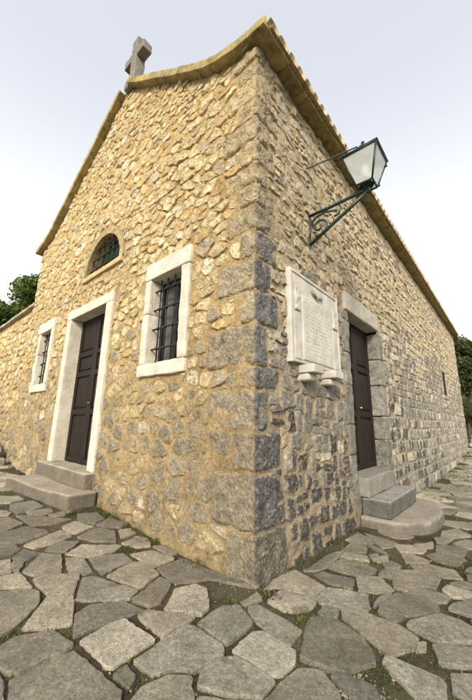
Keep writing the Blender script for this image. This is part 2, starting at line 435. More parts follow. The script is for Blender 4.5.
def lay_stones(wall, polys, parent, plane=0., proud=(.004, .03), gap=(.008, .026), limit=300, cat='f', facing=None, small_name='small_stones'):
    made = []
    for poly in polys:
        c = poly.mean(0); P = wall_map(wall, c[None], np.zeros(1), plane)[0]
        px, py, z = project(P); dist = np.linalg.norm(P-CAM)
        nrm = np.array([0, -1., 0]) if wall == 'f' else np.array([1., 0, 0])
        area = .5*abs(np.sum(poly[:, 0]*np.roll(poly[:, 1], -1)-poly[:, 1]*np.roll(poly[:, 0], -1)))
        inview = z > .1 and -15 < px < 487 and -15 < py < 715
        scr = area*max(0, (CAM-P)@nrm)/dist**3*F_PX**2 if inview else 0
        made.append((scr, poly, P))
    made.sort(key=lambda t: -t[0])
    rest = MB()
    for k, (scr, poly, P) in enumerate(made):
        if scr > 260: seg, rings = 24, [0, .2, .38, .55, .7, .82, .92, 1.0, 1.1]
        elif scr > 60: seg, rings = 17, [0, .28, .52, .74, .92, 1.0, 1.1]
        else: seg, rings = 11, [0, .45, .85, 1.0, 1.1]
        sz = math.sqrt(max(1e-4, np.ptp(poly[:, 0])*np.ptp(poly[:, 1])))
        low = float(sstep(3.3, 1.9, P[2])) if wall == 'f' else .6*float(sstep(2.2, 1.2, P[2]))*float(sstep(5, 3, P[1]))
        uv, t, faces, c = polar_stone(poly, random.uniform(*gap)+.005*low*random.random(), seg, rings, 16-9*low, .085-.03*low)
        r = [random.random() for _ in range(4)]
        H = random.uniform(*proud)*min(1.3, .5+sz*2.2); prof = 1-sstep(.90-.16*low, 1.12, t)
        h = H*prof-.028*sstep(.93-.12*low, 1.1, t)+batter(wall, uv[:, 0], uv[:, 1])
        tl = (random.gauss(0, .038-.02*low), random.gauss(0, .038-.02*low)); h = h+((uv-c)@np.array(tl))*prof
        W = wall_map(wall, uv, h, plane)
        h = h+prof*(fbm(W, 8., 3, 3)*(.020-.008*low)+fbm(W, 30., 3, 8)*(.016-.002*low))*min(1.4, sz*4)
        W = wall_map(wall, uv, h, plane)
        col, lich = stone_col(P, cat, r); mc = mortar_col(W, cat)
        at = dict(col=np.tile(col, (len(W), 1)), mcol=mc, edge=t, lich=np.full(len(W), lich))
        if k < limit and scr > 12: obj_np('stone', W, faces, M['rubble'], parent, at, smooth=False)
        else: rest.add(W, faces, **at)
    if rest.n: tag(rest.build(small_name, M['rubble'], parent, False), kind='stuff')
def mortar_sheet(name, wall, us, vs, keep, parent, plane=0., cat='f', amp=.017):
    U, V = np.meshgrid(us, vs, indexing='ij'); uv = np.stack([U.ravel(), V.ravel()], 1)
    h = batter(wall, uv[:, 0], uv[:, 1]); W = wall_map(wall, uv, h, plane)
    h = h+fbm(W, 5.5, 3, 21)*amp+fbm(W, 22., 3, 22)*amp*.8-(.004+.005*sstep(1.5, 3.5, uv[:, 1]) if cat == 'f' else .006)
    W = wall_map(wall, uv, h, plane); nu, nv = U.shape; I = np.arange(nu*nv).reshape(nu, nv)
    Q = np.stack([I[:-1, :-1], I[1:, :-1], I[1:, 1:], I[:-1, 1:]], -1).reshape(-1, 4)
    cc = uv[Q].mean(1); Q = Q[keep(cc)]
    used = np.unique(Q); rm = -np.ones(len(W), int); rm[used] = np.arange(len(used)); W = W[used]; Q = rm[Q]
    return obj_np(name, W, [Q], M['mortar'], parent, dict(mcol=mortar_col(W, cat)))

# ------------------------------------------------------------------ dimensions of the chapel
WX, LY, EZ, AX, AZ = -7.35, 16.25, 5.63, -3.27, 7.80            # left corner, length, eaves, apex
def rake_z(x):
    """underside line of the gable coping: straight pitch, bell-cast near the eaves"""
    x = np.asarray(x, float); d = np.where(x > AX, -x, x-WX)     # distance in from the corner
    return EZ+flare(d, np.where(x > AX, -AX, AX-WX))
def flare(d, w_):
    d = np.asarray(d, float); L = 1.1; sl_ = (AZ-EZ-.04*L)/(w_-L/2); q = np.clip(d, -.5, L)
    return .08*q+(sl_-.08)*np.maximum(q, 0)**2/(2*L)+np.maximum(d-L, 0)*sl_
DOOR = (-4.50, -3.08, .50, 3.12); WINR = (-1.80, -1.13, 1.95, 3.13); WINL = (-6.25, -5.58, 1.95, 3.13)
LUN = (-3.52, 3.89, .67)                                          # centre x, sill z, radius
SDOOR = (2.30, 3.70, .54, 2.94); SWIN = (10.95, 11.75, 2.30, 3.15)

chapel = empty('chapel', (AX, LY/2, 0))
tag(chapel, 'small rubble stone chapel with gabled facade, tiled roof and cross', 'chapel')

# ---- ground sheet
def axis(lo, hi, fine, far):
    a = list(np.arange(lo, hi+1e-6, fine)); s = fine; x = hi; b = []
    while x < far: s *= 1.22; x += s; b.append(x)
    s = fine; x = lo; c = []
    while x > -far: s *= 1.22; x -= s; c.append(x)
    return np.array(c[::-1]+a+b)
gx, gy = axis(-7.5, 3.0, .05, 420), axis(-3.2, 9., .05, 420)
GX, GY = np.meshgrid(gx, gy, indexing='ij'); G = np.stack([GX.ravel(), GY.ravel(), np.zeros(GX.size)], 1)
G[:, 2] = gh(G[:, 0], G[:, 1])-.016+fbm(G, 6, 3, 31)*.006+fbm(G, 25, 2, 33)*.004+fbm(G, .12, 3, 35)*.5*sstep(14, 40, np.hypot(G[:, 0], G[:, 1]))
I = np.arange(GX.size).reshape(GX.shape); Q = np.stack([I[:-1, :-1], I[1:, :-1], I[1:, 1:], I[:-1, 1:]], -1).reshape(-1, 4)
ground = tag(obj_np('ground', G, [Q], M['ground'], origin=np.zeros(3)), kind='structure')

# ---- facade wall
GAP = .006
f_rects = [(DOOR[0]-.20, DOOR[1]+.20, .26, DOOR[3]+.17), (WINR[0]-.13, WINR[1]+.15, WINR[2]-.17, WINR[3]+.25), (WINL[0]-.15, WINL[1]+.13, WINL[2]-.17, WINL[3]+.25),
           (LUN[0]-.80, LUN[0]+.80, LUN[1]-.15, LUN[1])]
f_open = [DOOR, WINR, WINL]
QUOINS = [(0.0, .355, .26, .42), (.37, .80, .47, .27), (.835, 1.15, .24, .39), (1.17, 1.53, .57, .20), (1.55, 1.755, .33, .38), (1.77, 2.165, .64, .19), (2.185, 2.50, .18, .39), (2.515, 2.855, .50, .25), (2.875, 3.17, .19, .37)]
zq = 3.19; q_long = True
while zq < EZ-.1:
    hq = random.uniform(.24, .34); hq = min(hq, EZ+.02-zq)
    QUOINS.append((zq, zq+hq, random.uniform(.36, .52) if q_long else random.uniform(.2, .28), random.uniform(.2, .28) if q_long else random.uniform(.34, .42))); zq += hq+.018; q_long = not q_long
f_rects += [(-q[2], .2, q[0]-.005, q[1]+.005) for q in QUOINS]
def in_lun(u, v, r): return (np.hypot(u-LUN[0], v-LUN[1]) < r) & (v > LUN[1]-.02)
def keep_f(c):
    u, v = c[:, 0], c[:, 1]; k = v < rake_z(u)+.03
    for a0, a1, b0, b1 in f_open: k &= ~((u > a0) & (u < a1) & (v > b0-.02) & (v < b1))
    return k & ~in_lun(u, v, LUN[2])
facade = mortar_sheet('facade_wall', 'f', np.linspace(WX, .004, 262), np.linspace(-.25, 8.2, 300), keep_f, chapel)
seeds = []
z = -.05
while z < 8.3:
    hrow = random.uniform(.09, .19)*(1.12 if z < 1.8 else (.92 if z < 3.5 else .78)); x = WX+random.uniform(0, .2)
    while x < .02:
        wd = hrow*random.lognormvariate(.52, .48); x += wd/2
        seeds.append((x, z+hrow/2+random.gauss(0, hrow*.2)+.05*math.sin(x*1.7+z*3))); x += wd/2
    z += hrow
seeds = np.array(seeds); seeds = seeds[RNG.random(len(seeds)) > .12]; polys = []
for s_, poly in zip(seeds, voronoi(seeds, .72)):
    if poly is None: continue
    c = poly.mean(0)
    if c[1] > rake_z(c[0])-.03 or in_lun(c[0], c[1], .82) or c[1] < -.03: continue
    if random.random() < .05 and c[1] < 2.2: continue
    P = exclude(poly, c, f_rects)
    if P is None: continue
    P = clip_poly(list(P), np.array([-1., 0]), -WX-.02); P = clip_poly(P, np.array([1., 0]), -.02) if len(P) > 2 else P
    if len(P) < 3: continue
    P = np.array(P)
    d = np.hypot(P[:, 0]-LUN[0], P[:, 1]-LUN[1]); m_ = (d < .79) & (P[:, 1] > LUN[1]-.02)
    if m_.any(): P[m_] = np.array([LUN[0], LUN[1]])+(P[m_]-np.array([LUN[0], LUN[1]]))*(.79/np.maximum(d[m_], .3))[:, None]
    if np.ptp(P[:, 0]) > .05 and np.ptp(P[:, 1]) > .04: polys.append(P)
for _ in range(1700):   # chink stones packed into the joints
    u, v = random.uniform(WX+.05, -.05), random.choice((random.uniform(.05, 7.9), random.uniform(.05, 2.6))); r_ = random.uniform(.018, .045)*(.7+.1*abs(u)); c = np.array([u, v])
    if v > rake_z(u)-.08 or in_lun(u, v, .9) or any(a0-.05 < u < a1+.05 and b0-.05 < v < b1+.05 for a0, a1, b0, b1 in f_rects): continue
    an = np.sort(RNG.uniform(0, 6.283, 6)); q = c+np.stack([np.cos(an)*r_*1.5, np.sin(an)*r_*.8], 1)
    if np.diff(np.append(an, an[0]+6.283)).max() < 2.6: polys.append(q)
lay_stones('f', polys, facade, proud=(.0, .022), gap=(.001, .010), limit=300, cat='f')

# ---- side wall (long wall)
s_rects = [(SDOOR[0]-.24, SDOOR[1]+.26, -.1, SDOOR[3]+.32), (SWIN[0]-.16, SWIN[1]+.16, SWIN[2]-.14, SWIN[3]+.16)]
s_rects += [(-.2, q[3], q[0]-.005, q[1]+.005) for q in QUOINS]
def keep_s(c):
    u, v = c[:, 0], c[:, 1]; k = np.ones(len(c), bool)
    for a0, a1, b0, b1 in (SDOOR, SWIN): k &= ~((u > a0) & (u < a1) & (v > b0-.02) & (v < b1))
    return k
us = [-.003]; st = .03
while us[-1] < LY: us.append(us[-1]+st); st = .03+.0035*us[-1]
us[-1] = LY
side = mortar_sheet('side_wall', 's', np.array(us), np.linspace(-.5, EZ+.06, 210), keep_s, chapel, cat='s')
polys = []; z = -.35
while z < EZ:
    hrow = random.uniform(.13, .20) if z > 1.5 else random.uniform(.17, .26); y = random.uniform(-.2, .1)
    while y < LY:
        near = y < 4.2; wd = random.uniform(.11, .30) if near else random.uniform(.16, .40)
        if near and z > 2.6: wd *= .9
        dz = .09*math.sin(y*1.3+z*2)*float(sstep(6.5, 2, y)); jt = .026 if near else .009
        splits = [(0, 1)]
        if near and random.random() < .22: splits = [(0, .48), (.52, 1)]
        for a, b in splits:
            q = np.array([(y, z+dz+a*hrow), (y+wd, z+dz+a*hrow), (y+wd, z+dz+b*hrow), (y, z+dz+b*hrow)])+RNG.normal(0, jt, (4, 2))*(b-a)
            c = q.mean(0); P = exclude(q, c, s_rects)
            if P is None or c[1] > EZ-.03 or c[1] < gh(.1, c[0])-.05: continue
            P = clip_poly(list(P), np.array([1., 0]), LY-.01); P = clip_poly(P, np.array([-1., 0]), -.01) if len(P) > 2 else P
            if len(P) > 2 and np.ptp(np.array(P)[:, 0]) > .05 and np.ptp(np.array(P)[:, 1]) > .04: polys.append(np.array(P))
        y += wd
    z += hrow
lay_stones('s', polys, side, proud=(.004, .026), gap=(.003, .016), limit=300, cat='s')

# ---- far and left walls that only another viewpoint would show
b = MB()
b.add(np.array([[WX+.004, 0.02, -.3], [WX+.004, LY, -.3], [WX+.004, LY, EZ], [WX+.004, .02, EZ]]), [np.array([[1, 0, 3, 2]])], mcol=BEIGE_M)
b.add(np.array([[0, LY, -.3], [WX, LY, -.3], [WX, LY, EZ], [AX, LY, AZ], [0, LY, EZ]]), [np.array([[0, 1, 2]]), np.array([[0, 2, 3], [0, 3, 4]])], mcol=BEIGE_M)
b.build('back_walls', M['mortar'], chapel, False)

# ---- quoins
for k, (z0, z1, lf, ls) in enumerate(QUOINS):
    p = .006+.012*random.random()+(.036 if z0 < .4 else .020 if z0 < .8 else 0); up = float(sstep(2.5, 3.9, z0))
    if z0 == 0: z0 = -.25
    V, F, N = rough_block((-lf, -p, z0), (p, ls, z1), .034, .034, .026, 9, 4, k, maxn=28)
    V = V+N*(fbm(V, 34., 3, 300+k)*.010)[:, None]
    # worn, broken outline: arrises retreat unevenly
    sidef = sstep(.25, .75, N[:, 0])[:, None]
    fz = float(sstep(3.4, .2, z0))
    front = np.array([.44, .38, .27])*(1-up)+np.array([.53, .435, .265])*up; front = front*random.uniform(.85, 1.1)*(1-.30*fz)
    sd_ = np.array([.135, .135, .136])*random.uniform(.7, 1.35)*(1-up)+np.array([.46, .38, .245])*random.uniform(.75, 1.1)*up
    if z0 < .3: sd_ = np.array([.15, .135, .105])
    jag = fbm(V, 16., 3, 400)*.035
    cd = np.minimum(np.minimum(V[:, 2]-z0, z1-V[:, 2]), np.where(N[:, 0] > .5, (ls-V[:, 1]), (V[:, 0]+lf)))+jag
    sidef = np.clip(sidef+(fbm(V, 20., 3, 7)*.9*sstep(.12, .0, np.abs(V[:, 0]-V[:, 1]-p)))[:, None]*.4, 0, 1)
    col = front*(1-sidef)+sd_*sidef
    edge = .30+.62*sstep(.045, -.005, cd)
    mc = mortar_col(V, 'f')*(1-sidef)+mortar_col(V, 's')*sidef
    obj_np('quoin', V, F, M['rubble'], chapel, smooth=False, attrs=dict(col=col, mcol=mc, edge=edge, lich=np.clip(.15+.5*sidef[:, 0], 0, 1)*(.6+.4*fz)))

# ---- dressed stone helper
def block(name, lo, hi, mat, parent, col, rnd=.008, amp=.004, res=.06, ns=10, seed=None, skew=None):
    V, F, N = rough_block(lo, hi, rnd, amp, res, ns, 3, random.randrange(999) if seed is None else seed, skew)
    cc = np.tile(np.asarray(col, float), (len(V), 1))
    if mat is M['step']: cc = cc*(.62+.75*sstep(.3, .8, N[:, 2]))[:, None]      # dirt on the risers, skylight on the treads painted into the colour
    return obj_np(name, V, F, mat, parent, dict(col=cc))
WHITE = np.array([.57, .53, .44])
def vary(c, a=.08): return np.asarray(c)*(1+random.uniform(-a, a))

# ---- front door
pr = .035
dr = empty('front_door', ((DOOR[0]+DOOR[1])/2, .2, DOOR[2])); dr.parent = chapel; dr.matrix_parent_inverse = Matrix.Translation(wloc(chapel)).inverted()
block('jamb', (DOOR[0]-.20, -pr, DOOR[2]), (DOOR[0], .30, DOOR[3]-.002), M['frame'], dr, vary(WHITE))
block('jamb', (DOOR[1], -pr, DOOR[2]), (DOOR[1]+.20, .30, DOOR[3]-.002), M['frame'], dr, vary(WHITE))
block('lintel', (DOOR[0]-.202, -pr-.004, DOOR[3]), (DOOR[1]+.202, .30, DOOR[3]+.17), M['frame'], dr, vary(WHITE))
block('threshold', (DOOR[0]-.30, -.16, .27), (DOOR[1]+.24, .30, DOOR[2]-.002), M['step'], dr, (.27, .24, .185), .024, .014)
def door_leaf(wall, a0, a1, z0, z1, depth, parent, rows):
    """one panelled leaf: stiles and rails stand proud of the sunk panels; all in wall coordinates"""
    def bx(name, u0, u1, v0, v1, h0, h1, mat, par, rnd=.006):
        if wall == 'f': lo, hi = (u0, -h1, v0), (u1, -h0, v1)
        else: lo, hi = (h0, u0, v0), (h1, u1, v1)
        V, F, N = rough_block(lo, hi, rnd, .0012, .2, 8, 2); return obj_np(name, V, F, mat, par)
    bx('door_leaf', a0, a1, z0, z1, depth-.06, depth-.02, M['wood'], parent)
    for q in (a0, a1-.085): bx('stile', q, q+.085, z0, z1, depth-.019, depth+.012, M['wood'], parent)
    edges = np.concatenate([[0], np.cumsum(rows)/np.sum(rows)])*(z1-z0)+z0
    for k in range(len(edges)): 
        v0 = np.clip(edges[k]-.045, z0, z1-.09); bx('rail', a0+.086, a1-.086, v0, v0+.09, depth-.018, depth+.010, M['wood'], parent)
    for k in range(len(rows)):
        bx('panel', a0+.125, a1-.125, edges[k]+.085, edges[k+1]-.085, depth-.019, depth+.002, M['wood'], parent, .012)
mid = (DOOR[0]+DOOR[1])/2
for a0, a1 in ((DOOR[0], mid-.003), (mid+.003, DOOR[1])):
    door_leaf('f', a0, a1, DOOR[2], DOOR[3], -.20, dr, [1.25, 1, .55, 1])
V, F = tube([(mid+.05, .21, 1.52), (mid+.05, .14, 1.52), (mid+.13, .14, 1.51)], .009); obj_np('handle', V, F, M['brass'], dr)

# ---- grilled windows
def grille(par, x0, x1, z0, z1, y, nv, nh, top=None, ext=.0):
    for k in range(nv):
        x = x0+(x1-x0)*(k+.5)/nv; zt = z1 if top is None else top(x)
        if zt-z0 < .08: continue
        V, F = tube([(x, y, z0), (x, y, zt)], .011, 6); obj_np('bar', V, F, M['iron'], par)
    for k in range(nh):
        z = z0+(z1-z0)*(k+.75)/(nh+.3); xa, xb = x0-ext, x1+ext
        if top is not None:
            hw = math.sqrt(max(.001, LUN[2]**2-(z-LUN[1])**2)); xa, xb = LUN[0]-hw, LUN[0]+hw
        V, F = tube([(xa, y-.014, z), (xb, y-.014, z)], .012, 6); obj_np('bar', V, F, M['iron'], par)
        if top is None:
            for k2 in range(nv):
                x = x0+(x1-x0)*(k2+.5)/nv
                V, F, N = rough_block((x-.017, y-.03, z-.017), (x+.017, y+.014, z+.017), .008, 0, .1); obj_np('knot', V, F, M['iron'], par)
def grilled_window(R, left, right):
    x0, x1, z0, z1 = R; wdw = empty('window', ((x0+x1)/2, .1, z0)); wdw.parent = chapel; wdw.matrix_parent_inverse = Matrix.Translation(wloc(chapel)).inverted()
    c = vary(WHITE, .05); zm = (z0+z1)/2+.1
    block('jamb', (x0-left, -pr, z0+.001), (x0, .28, zm), M['frame'], wdw, vary(c), .014, .013); block('jamb', (x0-left, -pr+.003, zm+.004), (x0, .28, z1), M['frame'], wdw, vary(c), .014, .013)
    block('jamb', (x1, -pr, z0+.001), (x1+right, .28, z1), M['frame'], wdw, vary(c), .014, .013)
    block('lintel', (x0-left-.01, -pr-.006, z1+.003), (x1+right+.005, .28, z1+.25), M['frame'], wdw, vary(c), .016, .016)
    block('sill', (x0-left-.015, -pr-.012, z0-.17), (x1+right+.008, .28, z0-.002), M['frame'], wdw, vary(c), .02, .018)
    V, F = box_v((x0, .205, z0), (x1, .22, z1)); obj_np('pane', V, F, M['pane'], wdw, smooth=False)
    for lo, hi in (((x0, .17, z0), (x0+.05, .204, z1)), ((x1-.05, .17, z0), (x1, .204, z1)), (((x0+x1)/2-.035, .17, z0), ((x0+x1)/2+.035, .203, z1)), ((x0+.05, .172, z0), (x1-.05, .204, z0+.05)), ((x0+.05, .172, z1-.05), (x1-.05, .204, z1))):
        V, F, N = rough_block(lo, hi, .004, 0, .3); obj_np('sash_bar', V, F, M['iron'], wdw)
    grille(wdw, x0+.03, x1-.03, z0, z1, .075, 4, 4, ext=.03)
    return wdw
grilled_window(WINR, .13, .15); grilled_window(WINL, .15, .13)

# ---- lunette over the door
lu = empty('lunette_window', (LUN[0], .1, LUN[1])); lu.parent = chapel; lu.matrix_parent_inverse = Matrix.Translation(wloc(chapel)).inverted()
def arc_stone(a0, a1, r0, r1, y0, y1, name, mat, par, col, n=8):
    a = np.linspace(a0, a1, n+1); V = []
    for y in (y0, y1):
        for r in (r0, r1): V.append(np.stack([LUN[0]+r*np.cos(a), np.full(n+1, y), LUN[1]+r*np.sin(a)], 1))
    V = np.concatenate(V); V = V+(fbm(V, 8, 2, 77)*.007)[:, None]; k = n+1; i = np.arange(n)
    A, B, C_, D = i, i+k, i+2*k, i+3*k
    Q = np.concatenate([np.stack([A, A+1, B+1, B], 1)[:, ::-1], np.stack([C_, C_+1, D+1, D], 1), np.stack([A, A+1, C_+1, C_], 1), np.stack([B, B+1, D+1, D], 1)[:, ::-1],
                        [[0, k, 3*k, 2*k]], [[n, 2*k+n, 3*k+n, k+n]]])
    return obj_np(name, V, [Q], mat, par, dict(col=np.tile(np.asarray(col, float), (len(V), 1)), mcol=mortar_col(V, 'f'), edge=np.full(len(V), .45), lich=np.full(len(V), .1)), smooth=False)
AR = np.array([.46, .36, .19])
for a0, a1 in ((0, math.radians(88)), (math.radians(89), math.pi)):
    arc_stone(a0, a1, LUN[2], LUN[2]+.125, -.018, .26, 'arch_stone', M['rubble'], lu, vary(AR)*1.15, 14)
block('sill', (LUN[0]-.74, -.035, LUN[1]-.10), (LUN[0]+.76, .26, LUN[1]-.004), M['frame'], lu, AR*1.05, .012, .008)
arc_stone(0, math.pi, .0, LUN[2]-.001, .205, .22, 'pane', M['pane_green'], lu, AR, 24)
grille(lu, LUN[0]-LUN[2], LUN[0]+LUN[2], LUN[1], LUN[1]+LUN[2], .08, 7, 3, top=lambda x: LUN[1]+math.sqrt(max(0, LUN[2]**2-(x-LUN[0])**2)))

# ---- side door
sdr = empty('side_door', (-.18, (SDOOR[0]+SDOOR[1])/2, SDOOR[2])); sdr.parent = chapel; sdr.matrix_parent_inverse = Matrix.Translation(wloc(chapel)).inverted()
GREYST = np.array([.27, .26, .225])
for s_ in (0, 1):
    z = SDOOR[2]-.5 if s_ else -.1
    for k, hz in enumerate([.42, .52, .40, .55, .48, .5, .6, .6]):
        z1 = min(z+hz, SDOOR[3]-.002); wd = .25+.03*((k+s_) % 2)
        if z1-z < .08: break
        lo, hi = ((-.32, SDOOR[0]-wd+.02, z), (.02, SDOOR[0], z1-.008)) if s_ == 0 else ((-.32, SDOOR[1], z), (.02, SDOOR[1]+wd, z1-.008))
        V, F, N = rough_block(lo, hi, .026, .022, .035, 9, 4, k+s_*20); c = GREYST*random.uniform(.75, 1.25)*(.8 if z < .9 else 1)
        obj_np('jamb_stone', V, F, M['rubble'], sdr, dict(col=np.tile(c, (len(V), 1)), mcol=mortar_col(V, 's'), edge=.40+.5*sstep(.05, -.01, np.minimum(V[:, 2]-z, z1-V[:, 2])+fbm(V, 14., 3, 4)*.03), lich=np.full(len(V), .45)))
        z = z1
        if z > SDOOR[3]-.05: break
block('lintel', (-.32, SDOOR[0]-.12, SDOOR[3]), (.035, SDOOR[1]+.06, SDOOR[3]+.31), M['frame'], sdr, (.42, .39, .32), .02, .018)
V, F, N = rough_block((-.32, SDOOR[0]-.02, .29), (.15, SDOOR[1]-.28, SDOOR[2]-.002), .02, .010, .05); obj_np('threshold', V, F, M['step'], sdr, dict(col=np.tile(np.array([.25, .235, .20]), (len(V), 1))))
V, F, N = rough_block((-.32, SDOOR[1]-.275, .29), (.02, SDOOR[1]+.02, SDOOR[2]-.004), .02, .008, .05); obj_np('threshold', V, F, M['step'], sdr, dict(col=np.tile(np.array([.21, .20, .17]), (len(V), 1))))
smid = (SDOOR[0]+SDOOR[1])/2
for a0, a1 in ((SDOOR[0], smid-.003), (smid+.003, SDOOR[1])): door_leaf('s', a0, a1, SDOOR[2], SDOOR[3], -.19, sdr, [1, .9, .9])
V, F = tube([(-.19, smid+.05, 1.5), (-.13, smid+.05, 1.5)], [.018, .022]); obj_np('handle', V, F, M['brass'], sdr)

# ---- slit window far along the side
sw = empty('side_window', (-.1, (SWIN[0]+SWIN[1])/2, SWIN[2])); sw.parent = chapel; sw.matrix_parent_inverse = Matrix.Translation(wloc(chapel)).inverted()
y0, y1, z0, z1 = SWIN
for nm, lo, hi in (('jamb', (-.3, y0-.15, z0), (.02, y0, z1)), ('jamb', (-.3, y1, z0), (.02, y1+.15, z1)), ('lintel', (-.3, y0-.16, z1+.002), (.024, y1+.16, z1+.16)), ('sill', (-.3, y0-.16, z0-.14), (.026, y1+.16, z0-.002))):
    block(nm, lo, hi, M['frame'], sw, vary((.34, .31, .26)), .02, .012)
V, F = box_v((-.04, y0, z0), (-.012, y1, z1)); obj_np('shutter', V, F, M['wood'], sw, smooth=False)

# ---- coping along the gable, eaves, roof
CO = np.array([.34, .275, .13])
def coping(path, parent):
    for k in range(len(path)-1):
        (xa, za), (xb, zb) = path[k], path[k+1]; L = math.hypot(xb-xa, zb-za)+.006; ang = math.atan2(zb-za, xb-xa)
        yo = -.135+random.uniform(-.006, .006)
        V, F, N = rough_block((0, yo, 0), (L, .42, .115), .010, .008, .06, 9, 3, k+int(xa*10))
        X = xa+V[:, 0]*math.cos(ang)-V[:, 2]*math.sin(ang); Z = za+V[:, 0]*math.sin(ang)+V[:, 2]*math.cos(ang); V = np.stack([X, V[:, 1], Z], 1)
        obj_np('coping_stone', V, F, M['eave'], parent, dict(col=np.tile(CO*random.uniform(.85, 1.2), (len(V), 1))))
xr = [AX+.13, -2.8, -2.35, -1.9, -1.45, -1.1, -.82, -.56, -.32, -.06, .20]; coping([(x, float(rake_z(x))+.02+(.02 if k == 0 else 0)) for k, x in enumerate(xr)], chapel)
xl = [WX-.20, WX+.06, WX+.32, WX+.58, WX+.95, WX+1.5, WX+2.05, WX+2.6, WX+3.1, WX+3.55, AX-.12]; coping([(x, float(rake_z(x))+.02) for x in xl], chapel)
y = -.137; k = 0
while y < LY+.1:
    L = random.uniform(.7, 1.05); 
    for sgn, xw in ((1, 0.), (-1, WX)):
        if k == 0 and sgn == 1: ya = y+.56
        elif k == 0: ya = y+.56
        else: ya = y
        if ya > y+L-.1: continue
        lo = (-.35, ya, -.005); hi = (.19+random.uniform(-.008, .008), y+L-.006, .06)
        V, F, N = rough_block(lo, hi, .012, .008, .09, 9, 3, k); V = V.copy(); V[:, 2] += EZ+.02-.10*V[:, 0]
        V[:, 0] = xw+sgn*V[:, 0]
        if sgn < 0: F = [F[0][:, ::-1]]
        obj_np('eave_slab', V, F, M['eave'], chapel, dict(col=np.tile(CO*random.uniform(.75, 1.0), (len(V), 1))))
    y += L; k += 1
def roof_line(s, sgn):     # s = distance up the slope plan from the eave edge (m)
    return s
def tile_mesh(L=.42, r0=.104, r1=.088, th=.013, seg=8):
    a = np.linspace(0, math.pi, seg+1); V = []
    for x, r in ((0, r0), (L, r1)):
        for rr in (r, r-th): V.append(np.stack([np.full(seg+1, x), rr*np.cos(a), rr*np.sin(a)*1.3], 1))
    V = np.concatenate(V); k = seg+1; i = np.arange(seg)
    o0, i0, o1, i1 = i, i+k, i+2*k, i+3*k
    Q = np.concatenate([np.stack([o0, o0+1, o1+1, o1], 1)[:, ::-1], np.stack([i0, i0+1, i1+1, i1], 1), np.stack([o0, o0+1, i0+1, i0], 1), np.stack([o1, o1+1, i1+1, i1], 1)[:, ::-1], [[0, k, 3*k, 2*k]], [[seg, 2*k+seg, 3*k+seg, k+seg]]])
    return V, [Q]
TV, TF = tile_mesh(); tme = mesh_np('roof_tile', TV, TF, dict(col=np.tile(np.array([.60, .51, .33]), (len(TV), 1)))); tme.materials.append(M['tile'])
tme2 = mesh_np('roof_tile', TV, TF, dict(col=np.tile(np.array([.52, .42, .26]), (len(TV), 1)))); tme2.materials.append(M['tile'])
rest = MB(); deck = MB()
def up_roof(d):  # height of roof surface d metres in from the wall plane (d<0 over the eave)
    return EZ+.065+float(flare(d, W_))
ys = np.arange(.02, LY+.15, .212)
for sgn, xw in ((1, 0.), (-1, WX)):
    W_ = -AX if sgn == 1 else AX-WX
    for y in ys:
        d = -.25; first = True
        while d < W_-.1 and (first or .45 < y):
            d2 = min(d+.36, W_); ang = math.atan2(up_roof(d2)-up_roof(d), d2-d)
            jy = y+random.uniform(-.008, .008)
            loc = (xw-sgn*d, jy, up_roof(d)+(.0 if first else .005)+random.uniform(-.006, .006))
            if first and sgn == 1:
                o = bpy.data.objects.new('roof_tile', tme if random.random() < .6 else tme2); link(o, chapel, loc); o.rotation_euler = (0, ang+random.uniform(-.02, .02), math.pi)
            else:
                V = TV.copy(); X = V[:, 0]*math.cos(ang)-V[:, 2]*math.sin(ang); Z = V[:, 0]*math.sin(ang)+V[:, 2]*math.cos(ang)
                V = np.stack([loc[0]-sgn*X, loc[1]+sgn*-V[:, 1], loc[2]+Z], 1)
                rest.add(V, TF, col=np.array([.46, .36, .22])*random.uniform(.8, 1.15))
            d = d2; first = False
    ds = np.array([-.24, .2, .8, W_]); 
    V = np.array([[xw-sgn*d, yy, up_roof(d)-.012] for d in ds for yy in (-.02, LY+.2)])
    Q = np.array([[2*i, 2*i+1, 2*i+3, 2*i+2] for i in range(3)]); deck.add(V, [Q if sgn < 0 else Q[:, ::-1]], col=np.array([.33, .25, .15]))
tag(rest.build('upper_roof_tiles', M['tile'], chapel), kind='stuff'); deck.build('roof_deck', M['tile'], chapel, False)

# ---- cross
cz = AZ+.02
cr = empty('cross', (AX+.10, .02, cz)); cr.parent = chapel; cr.matrix_parent_inverse = Matrix.Translation(wloc(chapel)).inverted()
CC = np.array([.34, .32, .28]); cxx = AX+.17
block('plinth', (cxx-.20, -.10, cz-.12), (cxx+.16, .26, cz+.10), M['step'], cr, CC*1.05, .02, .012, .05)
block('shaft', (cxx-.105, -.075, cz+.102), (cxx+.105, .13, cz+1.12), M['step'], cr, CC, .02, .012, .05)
for a, b_ in ((cxx-.36, cxx-.106), (cxx+.106, cxx+.345)): block('arm', (a, -.072, cz+.60), (b_, .127, cz+.80), M['step'], cr, CC, .02, .012, .05)

